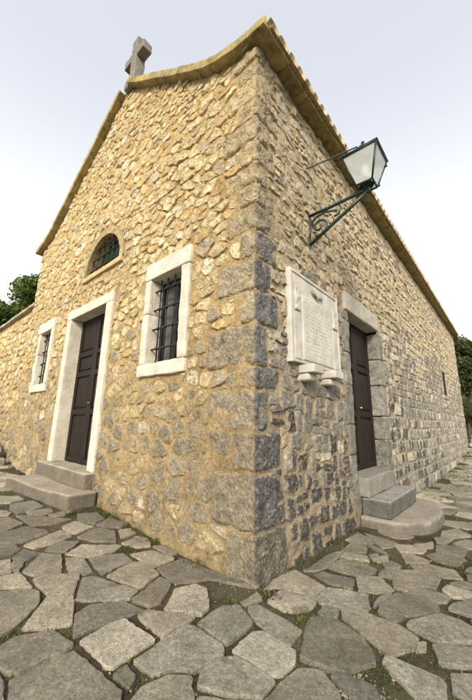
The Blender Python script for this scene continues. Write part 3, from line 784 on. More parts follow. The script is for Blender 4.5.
# ---- plaque (hangs on the side wall)
PL = (.54, 1.80, 1.885, 2.955)
pq = empty('wall_plaque', (0, (PL[0]+PL[1])/2, PL[2]-.2)); tag(pq, 'pale carved stone memorial plaque on two corbels beside the side door', 'plaque')
PC = np.array([.47, .455, .40])
block('slab', (-.03, PL[0]+.05, PL[2]), (.055, PL[1]-.05, PL[3]-.04), M['plaque'], pq, PC, .006, .002)
block('border', (-.03, PL[0], PL[2]-.015), (.07, PL[0]+.048, PL[3]), M['plaque'], pq, PC*.97, .01, .003)
block('border', (-.03, PL[1]-.048, PL[2]-.015), (.07, PL[1], PL[3]), M['plaque'], pq, PC*.97, .01, .003)
block('border', (-.03, PL[0]+.05, PL[3]-.042), (.068, PL[1]-.05, PL[3]-.002), M['plaque'], pq, PC*.97, .01, .003)
panel = block('inscription_panel', (.05, .80, 1.93), (.068, 1.56, 2.70), M['plaque'], pq, PC*1.05, .004, .0015)
for s_, y0 in ((0, .62), (1, 1.60)):
    block('pilaster', (.05, y0, 1.92), (.064, y0+.14, 2.46), M['plaque'], pq, PC*.95, .006, .005, .03, 30)
    # carved figure relief above the pilaster
    c = MB(); V, F, N = rough_block((.05, y0+.01, 2.47), (.078, y0+.13, 2.75), .03, .016, .02, 24, 4, 5+s_); c.add(V, F, col=PC*.96); c.build('carving', M['plaque'], pq)
# crest over the inscription: two spread wings and a small body
cr_ = MB()
for sg in (-1, 1):
    for k in range(4):
        a = .35+.28*k; V, F = tube([(.072, 1.17+sg*.015, 2.77), (.078, 1.17+sg*(.05+.06*math.cos(a)), 2.77+.05*math.sin(a)), (.07, 1.17+sg*(.06+.12*math.cos(a)), 2.775+.10*math.sin(a))], [.012, .010, .003], 6); cr_.add(V, F, col=np.array([.30, .30, .25]))
V, F = tube([(.07, 1.17, 2.73), (.08, 1.17, 2.78), (.07, 1.17, 2.83)], [.006, .02, .008], 8); cr_.add(V, F, col=np.array([.30, .30, .25])); cr_.build('crest', M['plaque'], pq)
lt = MB()
for row in range(15):
    zz = 2.655-row*.046; ww = (.30, .34, .27, .33, .31, .35, .24, .33, .28, .34, .30, .33, .22, .29, .16)[row]; y = 1.18-ww
    while y < 1.18+ww:
        n = random.choice((3, 4, 5, 6, 7))
        for q in range(n):
            if y > 1.18+ww: break
            lw = .011; 
            if random.random() < .8: V, F = box_v((.0665, y, zz), (.0692, y+.0035, zz+.024)); lt.add(V, F)
            if random.random() < .6: V, F = box_v((.0665, y+.0036, zz+random.choice((0, .011, .0205))), (.0690, y+.010, zz+random.choice((.0035, .0145, .024)) if False else zz+.0035), ); 
            if random.random() < .6:
                o_ = random.choice((0, .010, .0205)); V, F = box_v((.0665, y+.0037, zz+o_), (.0690, y+.0105, zz+o_+.0035)); lt.add(V, F)
            y += .0165
        y += .016
tag(lt.build('worn_lettering', M['letter'], panel, False), kind='stuff')
for y0 in (.76, 1.30):
    c = MB(); V, F, N = rough_block((-.05, y0, 1.775), (.20, y0+.24, 1.868), .012, .005, .05, 9, 3, 3); c.add(V, F, col=PC*.92)
    V, F, N = rough_block((-.05, y0+.012, 1.69), (.13, y0+.228, 1.776), .03, .006, .04, 9, 3, 4); c.add(V, F, col=PC*.86); c.build('corbel', M['plaque'], pq)

# ---- lantern on its wall bracket
LX, LYc = .775, 1.15
ln = empty('wall_lantern', (0, LYc, 3.5)); tag(ln, 'green iron street lantern with frosted panes on scrolled wall bracket', 'lantern')
zb, zt, hb, ht = 4.00, 4.375, .092, .198
def corner(sx, sy, t): h_ = hb+(ht-hb)*t; return np.array([LX+sx*h_, LYc+sy*h_, zb+(zt-zb)*t])
cs = [(-1, -1), (1, -1), (1, 1), (-1, 1)]
for k in range(4):
    a, b_ = cs[k], cs[(k+1) % 4]; A, B, C_, D = corner(*a, .02), corner(*b_, .02), corner(*b_, .98), corner(*a, .98)
    n = np.cross(B-A, D-A); n /= np.linalg.norm(n); V = np.concatenate([np.array([A, B, C_, D]), np.array([A, B, C_, D])-n*.004])
    obj_np('pane', V, [np.array([[0, 1, 2, 3], [7, 6, 5, 4], [0, 4, 5, 1], [1, 5, 6, 2], [2, 6, 7, 3], [3, 7, 4, 0]])], M['glass'], ln, smooth=False)
    V, F = tube([corner(*a, 0), corner(*a, 1)], .011, 6); obj_np('frame_bar', V, F, M['green'], ln)
    for t, r in ((0, .012), (1, .014)): V, F = tube([corner(*a, t), corner(*b_, t)], r, 6); obj_np('frame_bar', V, F, M['green'], ln)
def lathe(prof, c, seg=20):
    prof = np.array(prof); a = np.arange(seg)*2*math.pi/seg; V = []
    for r, z in prof: V.append(np.stack([c[0]+r*np.cos(a), c[1]+r*np.sin(a), np.full(seg, c[2]+z)], 1))
    V = np.concatenate(V); n = len(prof); i = np.arange(seg); j = (i+1) % seg
    return V, [np.concatenate([np.stack([k*seg+i, k*seg+j, (k+1)*seg+j, (k+1)*seg+i], 1) for k in range(n-1)])]
V = np.array([corner(*c_, 1.0)+np.array([c_[0]*.018, c_[1]*.018, .012]) for c_ in cs]+[[LX+c_[0]*.06, LYc+c_[1]*.06, zt+.12] for c_ in cs]); V = np.concatenate([V, V[:4]-np.array([0, 0, .01])])
Q = np.array([[0, 1, 5, 4], [1, 2, 6, 5], [2, 3, 7, 6], [3, 0, 4, 7], [4, 5, 6, 7], [8, 9, 1, 0], [9, 10, 2, 1], [10, 11, 3, 2], [11, 8, 0, 3], [11, 10, 9, 8]]); obj_np('cap', V, [Q], M['green'], ln, smooth=False)
V, F = lathe([(.07, 0), (.075, .03), (.055, .06), (.06, .075), (.02, .10), (.012, .13), (.022, .15), (.0, .175)], (LX, LYc, zt+.11)); obj_np('finial', V, F, M['iron'], ln)
V, F = lathe([(.0, -.05), (.03, -.045), (.035, 0), (.075, .005), (.082, .02), (.06, .05), (.055, .11), (.0, .115)], (LX, LYc, zb-.01)); obj_np('burner_cup', V, F, M['iron'], ln)
V, F = lathe([(.0, .10), (.022, .105), (.022, .14), (.045, .20), (.05, .25), (.035, .29), (.0, .31)], (LX, LYc, zb-.01)); obj_np('bulb', V, F, M['plaque_bulb'], ln)
V, F, N = rough_block((0.002, LYc-.018, 3.44), (.018, LYc+.018, 4.02), .004, 0, .3); obj_np('wall_plate', V, F, M['green'], ln)
V, F = tube([(.012, LYc, 3.95), (.30, LYc, 3.945), (.62, LYc, 3.955), (.80, LYc, 3.965)], .020, 6); obj_np('arm', V, F, M['green'], ln)
V, F = tube([(.012, LYc, 3.52), (.30, LYc, 3.675), (.55, LYc, 3.805), (.80, LYc, 3.945)], .021, 6); obj_np('brace', V, F, M['green'], ln)
V, F = tube([(.80, LYc, 3.90), (.80, LYc, 4.03)], .022, 8); obj_np('spigot', V, F, M['green'], ln)
pts = [(.02, LYc, 3.62), (.018, LYc, 3.72), (.04, LYc, 3.83), (.12, LYc, 3.89), (.25, LYc, 3.91), (.40, LYc, 3.86)]
V, F = tube(pts, .014, 6); obj_np('scroll', V, F, M['green'], ln)
sp = []
for k in range(30):
    t = k/29; a = -2.0+t*8.2; r = .115*(1-t)+.018; sp.append((.155+r*math.cos(a), LYc, 3.735+r*math.sin(a)))
V, F = tube(sp, .013, 6); obj_np('scroll', V, F, M['green'], ln)
V, F = tube([(.42, LYc, 3.95), (.45, LYc, 3.88), (.42, LYc, 3.80), (.36, LYc, 3.79)], .012, 6); obj_np('scroll', V, F, M['green'], ln)
V, F = tube([(.0, LYc-.03, 4.735), (.015, LYc-.03, 4.69), (.03, LYc-.02, 4.695), (.70, LYc, 4.62)], .009, 6); obj_np('tie_rod', V, F, M['green'], ln)
V, F = tube([(.70, LYc, 4.625), (.71, LYc, 4.60), (LX-.02, LYc, 4.59)], .007, 6); obj_np('hook', V, F, M['iron'], ln)
for t_ in (.78, .02):
    q = corner(1, 1, t_); V, F = tube([q-[.01, .01, 0], q+[.03, .0, .005]], .013, 8); obj_np('latch_knob', V, F, M['iron'], ln)

# ---- steps
STC = np.array([.25, .22, .17])
def skew_front(V):
    V = V.copy(); t = np.clip((-2.62-V[:, 0])/2.0, 0, 1); f = np.clip(-V[:, 1]/.43, 0, 1.2); V[:, 1] -= .17*t*f; V[:, 2] += .012*np.sin(V[:, 0]*4); return V
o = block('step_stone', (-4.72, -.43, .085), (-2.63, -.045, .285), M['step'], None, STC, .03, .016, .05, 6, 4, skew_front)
tag(o, 'long worn stone step below the front door threshold', 'step')
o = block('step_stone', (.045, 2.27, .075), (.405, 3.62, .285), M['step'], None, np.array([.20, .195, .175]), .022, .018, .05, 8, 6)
tag(o, 'rectangular upper stone step below the side door', 'step')
a = np.linspace(-math.pi/2, math.pi/2, 30); pts = []
for t in a: # rounded outline in plan
    c_, s_ = math.cos(t), math.sin(t); pts.append((.05+.76*abs(c_)**.55, 3.05+.86*math.copysign(abs(s_)**.75, s_)))
pts = np.array(pts); n = len(pts); ctr = np.array([.06, 3.05]); V = []
lv = [(-.17, 1.), (-.04, 1.0), (.03, 1.), (.058, .99), (.072, .97), (.074, .90), (.074, .6), (.074, .3)]
for z_, s_ in lv: V.append(np.concatenate([ctr+(pts-ctr)*np.array([s_, s_]), np.full((n, 1), z_)], 1))
V = np.concatenate(V); V = V+np.stack([fbm(V, 6, 3, 61), fbm(V, 6, 3, 62), fbm(V, 6, 3, 63)*.8], 1)*.012
V = np.concatenate([V, [[ctr[0], ctr[1], .074]]]); Q = []; T = []
for k in range(len(lv)-1):
    for i in range(n-1): Q.append([k*n+i, k*n+i+1, (k+1)*n+i+1, (k+1)*n+i])
for i in range(n-1): T.append([(len(lv)-1)*n+i, (len(lv)-1)*n+i+1, len(V)-1])
o = obj_np('step_stone', V, [np.array(Q), np.array(T)], M['step'], None, dict(col=np.tile(np.array([.225, .20, .165]), (len(V), 1))*np.where(V[:, 2] > .055, 1.3, .75)[:, None]))  # skylit tread painted lighter in the vertex colour, riser darker with dirt
tag(o, 'rounded bottom stone step on the paving by the side door', 'step')

# ------------------------------------------------------------------ crazy paving
TR = []
def trace(ox, oy, polys, s=4.): TR.extend([np.array([(ox+x/s, oy+y/s) for x, y in p]) for p in polys])
trace(0, 490, [[(-30, 22), (75, 22), (95, 38), (40, 50), (-30, 52)], [(45, 52), (135, 42), (175, 65), (120, 80), (70, 88), (40, 75)], [(105, 82), (205, 70), (215, 82), (170, 95), (115, 92)],
  [(-30, 75), (50, 85), (35, 97), (-30, 98)], [(-30, 106), (40, 102), (100, 122), (30, 150), (-30, 152)], [(62, 95), (170, 98), (290, 105), (230, 122), (130, 132)],
  [(-40, 160), (45, 152), (100, 134), (180, 145), (200, 160), (130, 185), (90, 195), (-40, 208)], [(95, 210), (150, 185), (245, 150), (292, 172), (250, 195), (140, 222)], [(250, 135), (300, 118), (378, 135), (310, 162), (270, 158)],
  [(310, 85), (390, 82), (420, 108), (380, 125), (315, 110)], [(385, 130), (440, 102), (472, 112), (520, 125), (480, 142), (430, 138)], [(-40, 220), (60, 203), (85, 225), (50, 245), (-40, 270)], [(50, 262), (95, 225), (168, 240), (110, 272)],
  [(180, 232), (235, 195), (320, 195), (300, 215), (265, 240)], [(310, 180), (385, 140), (460, 155), (468, 203), (370, 195)], [(262, 250), (328, 210), (472, 212), (488, 218), (460, 240), (360, 262)], [(-40, 278), (45, 265), (48, 318), (-40, 335)],
  [(50, 275), (100, 278), (78, 318), (54, 312)], [(90, 320), (165, 242), (248, 250), (248, 325), (140, 338)], [(262, 260), (335, 265), (372, 320), (345, 332), (275, 325)], [(356, 270), (400, 256), (496, 248), (532, 276), (460, 308), (410, 336)],
  [(-40, 345), (80, 325), (130, 385), (-40, 388)], [(132, 352), (175, 335), (322, 330), (295, 410), (190, 415)]])
trace(0, 0, [[(76, 600), (82.5, 577), (96, 575), (139, 589), (131, 597.5), (117, 599)], [(107, 575), (132, 561), (143, 561), (159.5, 573.5), (141, 587.5)]], 1.)
trace(100, 520, [[(85, 85), (145, 58), (190, 68), (205, 100), (150, 105)], [(76, 30), (120, 25), (150, 45), (85, 65)], [(120, 130), (210, 118), (300, 152), (215, 185)], [(210, 100), (250, 95), (310, 130), (280, 140)],
  [(225, 190), (330, 152), (420, 175), (440, 235), (300, 250), (250, 215)], [(128, 315), (240, 225), (278, 240), (285, 260), (240, 330), (200, 345)], [(260, 355), (300, 275), (385, 255), (430, 275), (435, 350), (405, 375)]])
trace(0, 0, [[(137.5, 615), (147, 609.5), (177, 611), (196, 616), (182, 624), (162, 636)], [(73, 637), (75, 613), (90, 604), (125, 600.5), (144.5, 609), (118, 619)], [(-14, 590), (34, 588.5), (40, 592), (40, 602), (25, 618), (12, 629), (-14, 640)],
  [(10, 676), (50, 655.5), (75, 648.5), (116, 684), (123, 692), (116, 716), (7, 716)], [(79, 641), (110, 622), (126, 617.5), (156, 638.5), (132, 655), (112, 666), (107, 666), (92, 652)], [(-22, 666), (-1, 671), (4, 682), (3, 714), (-22, 714)],
  [(128, 702), (142, 685), (168, 674), (192, 676), (194, 702), (190, 718), (128, 718)], [(197, 686), (200, 670), (220, 659), (235, 655.5), (271, 677), (274.5, 684), (260, 697), (225, 694)], [(198, 695), (225, 698), (257, 701), (259, 718), (196, 718)],
  [(197, 623), (220, 607), (239, 604.5), (247, 614), (253.5, 622), (232, 641), (224, 643)], [(262, 702), (276, 686), (297, 667), (322, 669), (340, 692), (341, 714), (262, 718)], [(267, 601), (280, 591), (317, 600), (313, 607.5), (297, 612), (285, 610)],
  [(300, 658), (307, 622), (312, 616), (334, 618), (341, 621), (362, 636), (374.5, 652), (375, 662), (345, 672), (330, 669)], [(341, 611), (347, 607.5), (397, 624), (418.5, 636), (414, 650), (388, 655.5), (377, 646), (343, 617)],
  [(356, 577), (362, 574), (381, 576), (394, 589), (375, 592), (359, 590)], [(392, 581), (397, 580), (451, 596), (446, 602), (436, 601), (395, 587)], [(377, 612), (379, 604.5), (395, 592.5), (412, 591.5), (439, 603), (439, 611), (405, 616), (397, 622), (390, 620)],
  [(406, 626), (412, 620), (440, 614), (460, 620), (480, 632), (480, 642), (440, 642), (417, 632)], [(432, 645), (460, 646), (480, 648), (480, 668), (440, 664)], [(450, 672), (480, 673), (480, 702), (453, 692)], [(452, 604), (472, 598), (484, 608), (472, 616), (447, 608)]], 1.)
trace(0, 590, [[(85, 155), (190, 20), (297, 18), (288, 135), (200, 148)], [(-30, 240), (60, 182), (210, 162), (293, 212), (286, 226), (70, 330), (20, 328), (-30, 290)]])
trace(110, 590, [[(95, 280), (300, 147), (335, 147), (455, 225), (458, 262), (410, 285), (330, 322), (240, 315), (165, 340)], [(10, 335), (65, 290), (105, 340), (75, 390)]])
trace(220, 590, [[(110, 65), (150, 55), (330, 155), (285, 215), (220, 190), (125, 105)], [(45, 235), (130, 165), (170, 160), (300, 235), (300, 285), (245, 338), (205, 342), (130, 285)], [(80, 50), (150, 12), (175, 35), (100, 60)]])
trace(260, 520, [[(12, 272), (50, 230), (140, 195), (262, 265), (215, 303), (140, 283), (75, 268)], [(222, 305), (270, 268), (430, 295), (438, 352), (420, 370), (235, 330)], [(232, 365), (252, 337), (318, 342), (308, 385), (242, 380)],
  [(210, 215), (250, 202), (378, 232), (368, 275), (280, 253)], [(265, 185), (320, 157), (415, 170), (465, 195), (458, 213), (380, 220), (300, 198)], [(190, 197), (290, 132), (338, 127), (268, 185), (215, 205)],
  [(345, 130), (428, 145), (438, 163), (350, 153), (320, 146)], [(362, 92), (428, 97), (424, 130), (365, 127)], [(365, 80), (420, 60), (468, 85), (440, 93)], [(432, 132), (472, 132), (472, 163), (447, 155)]])
trace(330, 590, [[(172, 55), (195, 27), (247, 7), (238, 25), (177, 68)], [(207, 290), (226, 262), (440, 342), (463, 370), (460, 445), (440, 480), (380, 460)], [(355, 207), (383, 202), (383, 238), (342, 248)]])
trace(372, 510, [[(25, 300), (60, 278), (200, 281), (310, 306), (323, 321), (300, 368), (160, 343)], [(172, 252), (280, 254), (390, 281), (428, 324), (332, 314), (202, 275)], [(135, 206), (190, 204), (273, 235), (268, 249), (157, 245)], [(252, 211), (300, 200), (443, 231), (400, 266), (292, 235)],
  [(302, 162), (420, 171), (449, 186), (430, 219), (300, 195)], [(330, 95), (400, 86), (470, 120), (380, 131), (322, 119)], [(197, 156), (285, 147), (289, 174), (237, 178)], [(97, 161), (180, 166), (258, 185), (240, 202), (130, 195)], [(47, 255), (90, 237), (143, 264), (130, 274), (60, 275)],
  [(2, 226), (78, 207), (73, 234), (30, 243)], [(382, 155), (440, 137), (490, 142), (490, 178), (452, 180)], [(292, 130), (320, 126), (383, 136), (340, 157), (302, 150)], [(327, 375), (357, 354), (490, 392), (478, 402), (430, 410), (372, 405)], [(432, 280), (460, 264), (490, 264), (490, 298)],
  [(362, 341), (430, 334), (490, 352), (490, 377)], [(442, 302), (490, 302), (490, 335), (452, 325)]], 4.72)
trace(0, 0, [[(338, 552), (352, 541), (366, 544), (352, 556)], [(345, 539), (358, 532), (372, 539), (361, 544)], [(364, 533), (392, 541), (402, 545), (382, 548), (373, 541)], [(303, 571), (330, 553), (337, 556), (318, 570)]], 1.)
traced = []
for p in TR:
    q = []
    for x, y in p:
        g0 = on_ground(x, y, 0.); g0 = on_ground(x, y, float(gh(g0[0], g0[1]))); q.append(g0[:2])
    q = np.array(q)
    q[:, 0] = np.where((q[:, 1] > -.02) & (q[:, 0] < .05), .05, q[:, 0])
    traced.append(q)
def inside(P, poly):
    x, y = P[:, 0], P[:, 1]; r = np.zeros(len(P), bool); j = len(poly)-1
    for i in range(len(poly)):
        xi, yi = poly[i]; xj, yj = poly[j]; c_ = ((yi > y) != (yj > y)) & (x < (xj-xi)*(y-yi)/((yj-yi)+1e-12)+xi); r ^= c_; j = i
    return r
blk = []
for q in traced:
    c_ = q.mean(0); blk.append(c_)
    for i in range(len(q)):
        a_, b_ = q[i], q[(i+1) % len(q)]; L = np.linalg.norm(b_-a_)
        for k in range(max(1, int(L/.05))):
            e_ = a_+(b_-a_)*(k+.5)/max(1, int(L/.05)); d_ = c_-e_; blk.append(e_+d_/np.linalg.norm(d_)*min(.05, np.linalg.norm(d_)*.4))
seeds = np.array(blk)
cand = np.stack([RNG.uniform(-11, 5.2, 9000), RNG.uniform(-5.2, 15, 9000)], 1); x_, y_ = cand[:, 0], cand[:, 1]
ok = ~((x_ < -.02) & (y_ > .02)) & ~((y_ > 10.5) & (x_ > 3)) & ~((x_ > -4.8) & (x_ < -2.6) & (y_ > -.62)) & ~((x_ < .75) & (y_ > 2.2) & (y_ < 3.9))
for q in traced: ok &= ~inside(cand, q)
fill = []
for p in cand[ok]:
    r = (.30 if p[1] < 5 else .36)*random.uniform(.8, 1.15)
    if ((seeds-p)**2).sum(1).min() < (.095)**2: continue
    if fill and ((np.asarray(fill)-p)**2).sum(1).min() < r*r: continue
    fill.append(p)
allS = np.concatenate([seeds, np.array(fill)])
cells = [None]*len(seeds)+voronoi_sub(allS, len(seeds), 40, .6)
RXs = [(-20, 0., 0., 40)]
st_rects = [(-4.74, -2.64, -.56, .1), (-.1, .70, 2.25, 3.8)]
LIGHT_PX = [(118, 642), (183, 652), (263, 653), (185, 600), (415, 675), (342, 600), (445, 630), (160, 540), (270, 622), (40, 505)]
LT = np.array([on_ground(x, y)[:2] for x, y in LIGHT_PX])
def slab_outline(poly, gap, step):
    P = [q for q in poly]; c = poly.mean(0)
    for i in range(len(poly)):
        e = poly[(i+1) % len(poly)]-poly[i]; L = np.linalg.norm(e)
        if L < 1e-5: continue
        n = np.array([e[1], -e[0]])/L
        if n@(poly[i]-c) < 0: n = -n
        P = clip_poly(P, n, poly[i]@n-gap*random.uniform(.5, 1.7))
        if len(P) < 3: return None
    P = np.array(P); out = []
    for i in range(len(P)):
        a, b_ = P[i], P[(i+1) % len(P)]; L = np.linalg.norm(b_-a)
        if L < .012: out.append((a+b_)/2); continue
        cut = min(.3, random.uniform(.008, .03)/L); n = max(1, int(L*(1-2*cut)/step)); nn = np.array([b_[1]-a[1], a[0]-b_[0]])/L
        bow = random.gauss(0, .02)*L
        for k_ in range(n+1):
            f_ = cut+(1-2*cut)*k_/n; out.append(a+(b_-a)*f_+nn*(random.gauss(0, .0035)+bow*4*f_*(1-f_) if 0 < k_ < n else random.gauss(0, .002)))
    return np.array(out)
def traced_outline(P):
    out = []; c_ = P.mean(0)
    for i in range(len(P)):
        a, b_ = P[i], P[(i+1) % len(P)]; L = np.linalg.norm(b_-a)
        if L < .006: out.append((a+b_)/2); continue
        cut = min(.3, random.uniform(.004, .016)/L); n = max(1, int(L*(1-2*cut)/.035)); nn = np.array([b_[1]-a[1], a[0]-b_[0]])/L
        for k_ in range(n+1):
            f_ = cut+(1-2*cut)*k_/n; out.append(a+(b_-a)*f_+nn*random.gauss(0, .0028))
    out = np.array(out); d = out-c_; r = np.linalg.norm(d, axis=1)[:, None]; return c_+d*(r+.003)/r
OUTL = []
def slab_rings(B, near):
    OUTL.append(B)
    c = B.mean(0); n = len(B); r = np.linalg.norm(B-c, axis=1)[:, None]; d = (B-c)/r
    qs = [.25, .5, .72, .88] if near else [.6]
    R = [c+(B-c)*q for q in qs]+[c+d*np.maximum(r-.005, r*.5), B, B+d*.002]
    t = np.concatenate([[0.]]+[np.full(n, q) for q in qs+[.95, 1., 1.01]]); uv = np.concatenate([c[None]]+R)
    i = np.arange(n); j = (i+1) % n; T = np.stack([np.zeros(n, int), 1+i, 1+j], 1)
    Q = np.concatenate([np.stack([1+k_*n+i, 1+(k_+1)*n+i, 1+(k_+1)*n+j, 1+k_*n+j], 1) for k_ in range(len(R)-1)])
    return uv, t, [T, Q], c
items = [(1e6-k, q, q.mean(0)) for k, q in enumerate(traced)]
for p, poly in zip(allS, cells):
    if poly is None: continue
    c = poly.mean(0)
    q = exclude(poly, c, [(-20, .03, -.03, 40)]+st_rects)
    if q is None: 
        # the stone's centre may fall under the wall or a step: cut it against the wall line instead
        continue
    z = float(gh(c[0], c[1])); vx, vy, vz = project(np.array([c[0], c[1], z])); area = .5*abs(np.sum(q[:, 0]*np.roll(q[:, 1], -1)-q[:, 1]*np.roll(q[:, 0], -1)))
    scr = area/max(.3, np.linalg.norm(np.array([c[0], c[1], z])-CAM))**3 if vz > .05 and -60 < vx < 532 and vy < 800 else 0
    items.append((scr, q, c))
items.sort(key=lambda t: -t[0]); rest = MB()
PAV = [np.array([.195, .180, .140]), np.array([.225, .207, .160]), np.array([.168, .158, .128]), np.array([.245, .224, .172]), np.array([.208, .188, .143])]
for k, (scr, poly, c) in enumerate(items):
    near = k < len(traced)
    random.seed(1000+k)
    isT = scr > 1e5
    sl_ = traced_outline(poly) if isT else slab_outline(poly, random.uniform(.005, .013), .05 if near else .12)
    if sl_ is None: continue
    uv, t, faces, c = slab_rings(sl_, near)
    P3 = np.concatenate([uv, np.zeros((len(uv), 1))], 1)
    h = gh(uv[:, 0], uv[:, 1])+random.uniform(-.004, .004)+fbm(P3, 2.6, 2, 41+k)*.008+fbm(P3, 11, 3, 42)*.005+((uv-c)@np.array([random.gauss(0, .008), random.gauss(0, .008)]))
    skirt = (t > 1.0005).astype(float); arris = (t > .9995).astype(float)
    h = h-.003*arris-.05*skirt
    W = np.stack([uv[:, 0], uv[:, 1], h], 1)
    if len(LT) and ((LT-c)**2).sum(1).min() < .055**2 or random.random() < .03: col = np.array([.285, .265, .21])*random.uniform(.85, 1.1); li = random.uniform(.1, .6)
    else: col = PAV[random.randrange(5)]; li = .12*random.random()
    far = sstep(4, 8, np.hypot(*(c-CAM[:2]))); col = col*random.choice((.95, 1.2, 1.35, 1.5))*np.array([1.02, 1., .97])*random.uniform(.92, 1.08)*(1+.15*far)
    at = dict(col=np.tile(col, (len(W), 1)), lich=np.full(len(W), li))
    if k < 300 and scr > 0: obj_np('paving_stone', W, faces, M['paver'], ground, at, smooth=False)
    else: rest.add(W, faces, **at)
if rest.n: tag(rest.build('far_paving_stones', M['paver'], ground, False), kind='stuff')
random.seed(99)

# ------------------------------------------------------------------ grass, weeds, gravel
GRX, GRY, GRS = -7.2, -2.4, .012
grid = np.zeros((int(9.8/GRS), int(11.8/GRS)), bool)
for B in OUTL:
    lo, hi = B.min(0), B.max(0); i0, i1 = int((lo[0]-GRX)/GRS), int((hi[0]-GRX)/GRS)+2; j0, j1 = int((lo[1]-GRY)/GRS), int((hi[1]-GRY)/GRS)+2
    i0, i1, j0, j1 = max(i0, 0), min(i1, grid.shape[0]), max(j0, 0), min(j1, grid.shape[1])
    if i1 <= i0 or j1 <= j0: continue
    A_, B_ = np.meshgrid(GRX+GRS*(np.arange(i0, i1)+.5), GRY+GRS*(np.arange(j0, j1)+.5), indexing='ij')
    grid[i0:i1, j0:j1] |= inside(np.stack([A_.ravel(), B_.ravel()], 1), B).reshape(A_.shape)
def joint(P):
    i = ((P[:, 0]-GRX)/GRS).astype(int).clip(0, grid.shape[0]-1); j = ((P[:, 1]-GRY)/GRS).astype(int).clip(0, grid.shape[1]-1); return ~grid[i, j]
def noise2(P, sc, sd_, z=0.): return fbm(np.concatenate([P, np.full((len(P), 1), z)], 1), sc, 2, sd_)
def clear(P):
    x, y = P[:, 0], P[:, 1]
    return ~((x < .05) & (y > -.05)) & ~((x > -4.75) & (x < -2.6) & (y > -.62) & (y < 0.1)) & ~((x < .82) & (y > 2.15) & (y < 3.95))
def blades(mb, p, z, n, hgt, spread, wid=.004):
    a = RNG.uniform(0, 6.283, n); r = spread*np.sqrt(RNG.random(n)); bx_, by = p[0]+r*np.cos(a), p[1]+r*np.sin(a)
    l = hgt*RNG.uniform(.5, 1.2, n); b2 = RNG.uniform(0, 6.283, n); lean = RNG.uniform(.15, .8, n)*l; wv = wid*RNG.uniform(.7, 1.4, n)
    dx, dy = np.cos(b2), np.sin(b2); px_, py_ = -dy*wv, dx*wv; zz = np.full(n, float(z)); o = np.zeros(n)
    V = np.stack([np.stack([bx_-px_, by-py_, zz], 1), np.stack([bx_+px_, by+py_, zz], 1), np.stack([bx_+dx*lean*.4+px_*.7, by+dy*lean*.4+py_*.7, zz+l*.6], 1),
                  np.stack([bx_+dx*lean*.4-px_*.7, by+dy*lean*.4-py_*.7, zz+l*.6], 1), np.stack([bx_+dx*lean, by+dy*lean, zz+l], 1)], 1).reshape(-1, 3)
    I = np.arange(n)*5; mb.add(V, [np.stack([I, I+1, I+2, I+3], 1), np.stack([I+3, I+2, I+4], 1)], rnd=np.repeat(RNG.random(n), 5))
g = MB(); gr = MB()
P = np.stack([RNG.uniform(-7, 2.4, 50000), RNG.uniform(-2.0, 9., 50000)], 1); P = P[clear(P) & ~((P[:, 1] > .3) & (P[:, 0] > 1.9))]
mk = noise2(P, 1.7, 71); P, mk = P[mk > .16], mk[mk > .16]; ed = joint(P); P, mk = P[ed][:2800], mk[ed][:2800]
for p, q, z in zip(P, mk, gh(P[:, 0], P[:, 1])): blades(g, p, z-.018, 7, .014+.018*q, .022, .0022)
P = np.concatenate([np.stack([RNG.uniform(-7.3, -.1, 210), -.07-np.abs(RNG.normal(0, .035, 210))], 1), np.stack([.07+np.abs(RNG.normal(0, .05, 210)), RNG.uniform(.3, 15, 210)], 1)])
P = P[clear(P)]; P = P[noise2(P, 1.2, 73, 3.) > .02]
for p, z in zip(P, gh(P[:, 0], P[:, 1])): blades(g, p, z-.02, 7, .06, .04, .003)
P = np.stack([.1+np.abs(RNG.normal(0, .35, 520)), RNG.uniform(4.6, 16, 520)], 1); P = P[noise2(P, .9, 75, 5.) > 0]
for p, z in zip(P, gh(P[:, 0], P[:, 1])): blades(g, p, z-.02, 8, .06, .06, .004)
tag(g.build('grass', M['grass'], origin=np.zeros(3)), 'short green grass and moss growing in the paving joints', 'grass', kind='stuff')
ico = np.array([[0, 0, 1], [.9, 0, .1], [.28, .85, .05], [-.72, .53, .1], [-.72, -.53, 0], [.28, -.85, .1], [0, 0, -.6]])
it = np.array([[0, 1, 2], [0, 2, 3], [0, 3, 4], [0, 4, 5], [0, 5, 1], [6, 2, 1], [6, 3, 2], [6, 4, 3], [6, 5, 4], [6, 1, 5]])
gc = on_ground(355, 690)[:2]
P = np.stack([RNG.uniform(-4, 2.2, 16000), RNG.uniform(-1.9, 4, 16000)], 1); P = P[clear(P)]; P = P[joint(P)][:600]; P = np.concatenate([P, gc+RNG.normal(0, .07, (380, 2))])
for p, z in zip(P, gh(P[:, 0], P[:, 1])):
    s_ = random.uniform(.003, .010); V = ico*s_*RNG.uniform(.6, 1.3, 3)+RNG.normal(0, .1, (7, 3))*s_+np.array([p[0], p[1], z-.012]); gr.add(V, [it], col=np.array([.20, .175, .14])*random.uniform(.5, 1.4))
tag(gr.build('gravel', M['gravel'], smooth=False, origin=np.zeros(3)), 'loose pale gravel lying in the paving joints', 'gravel', kind='stuff')
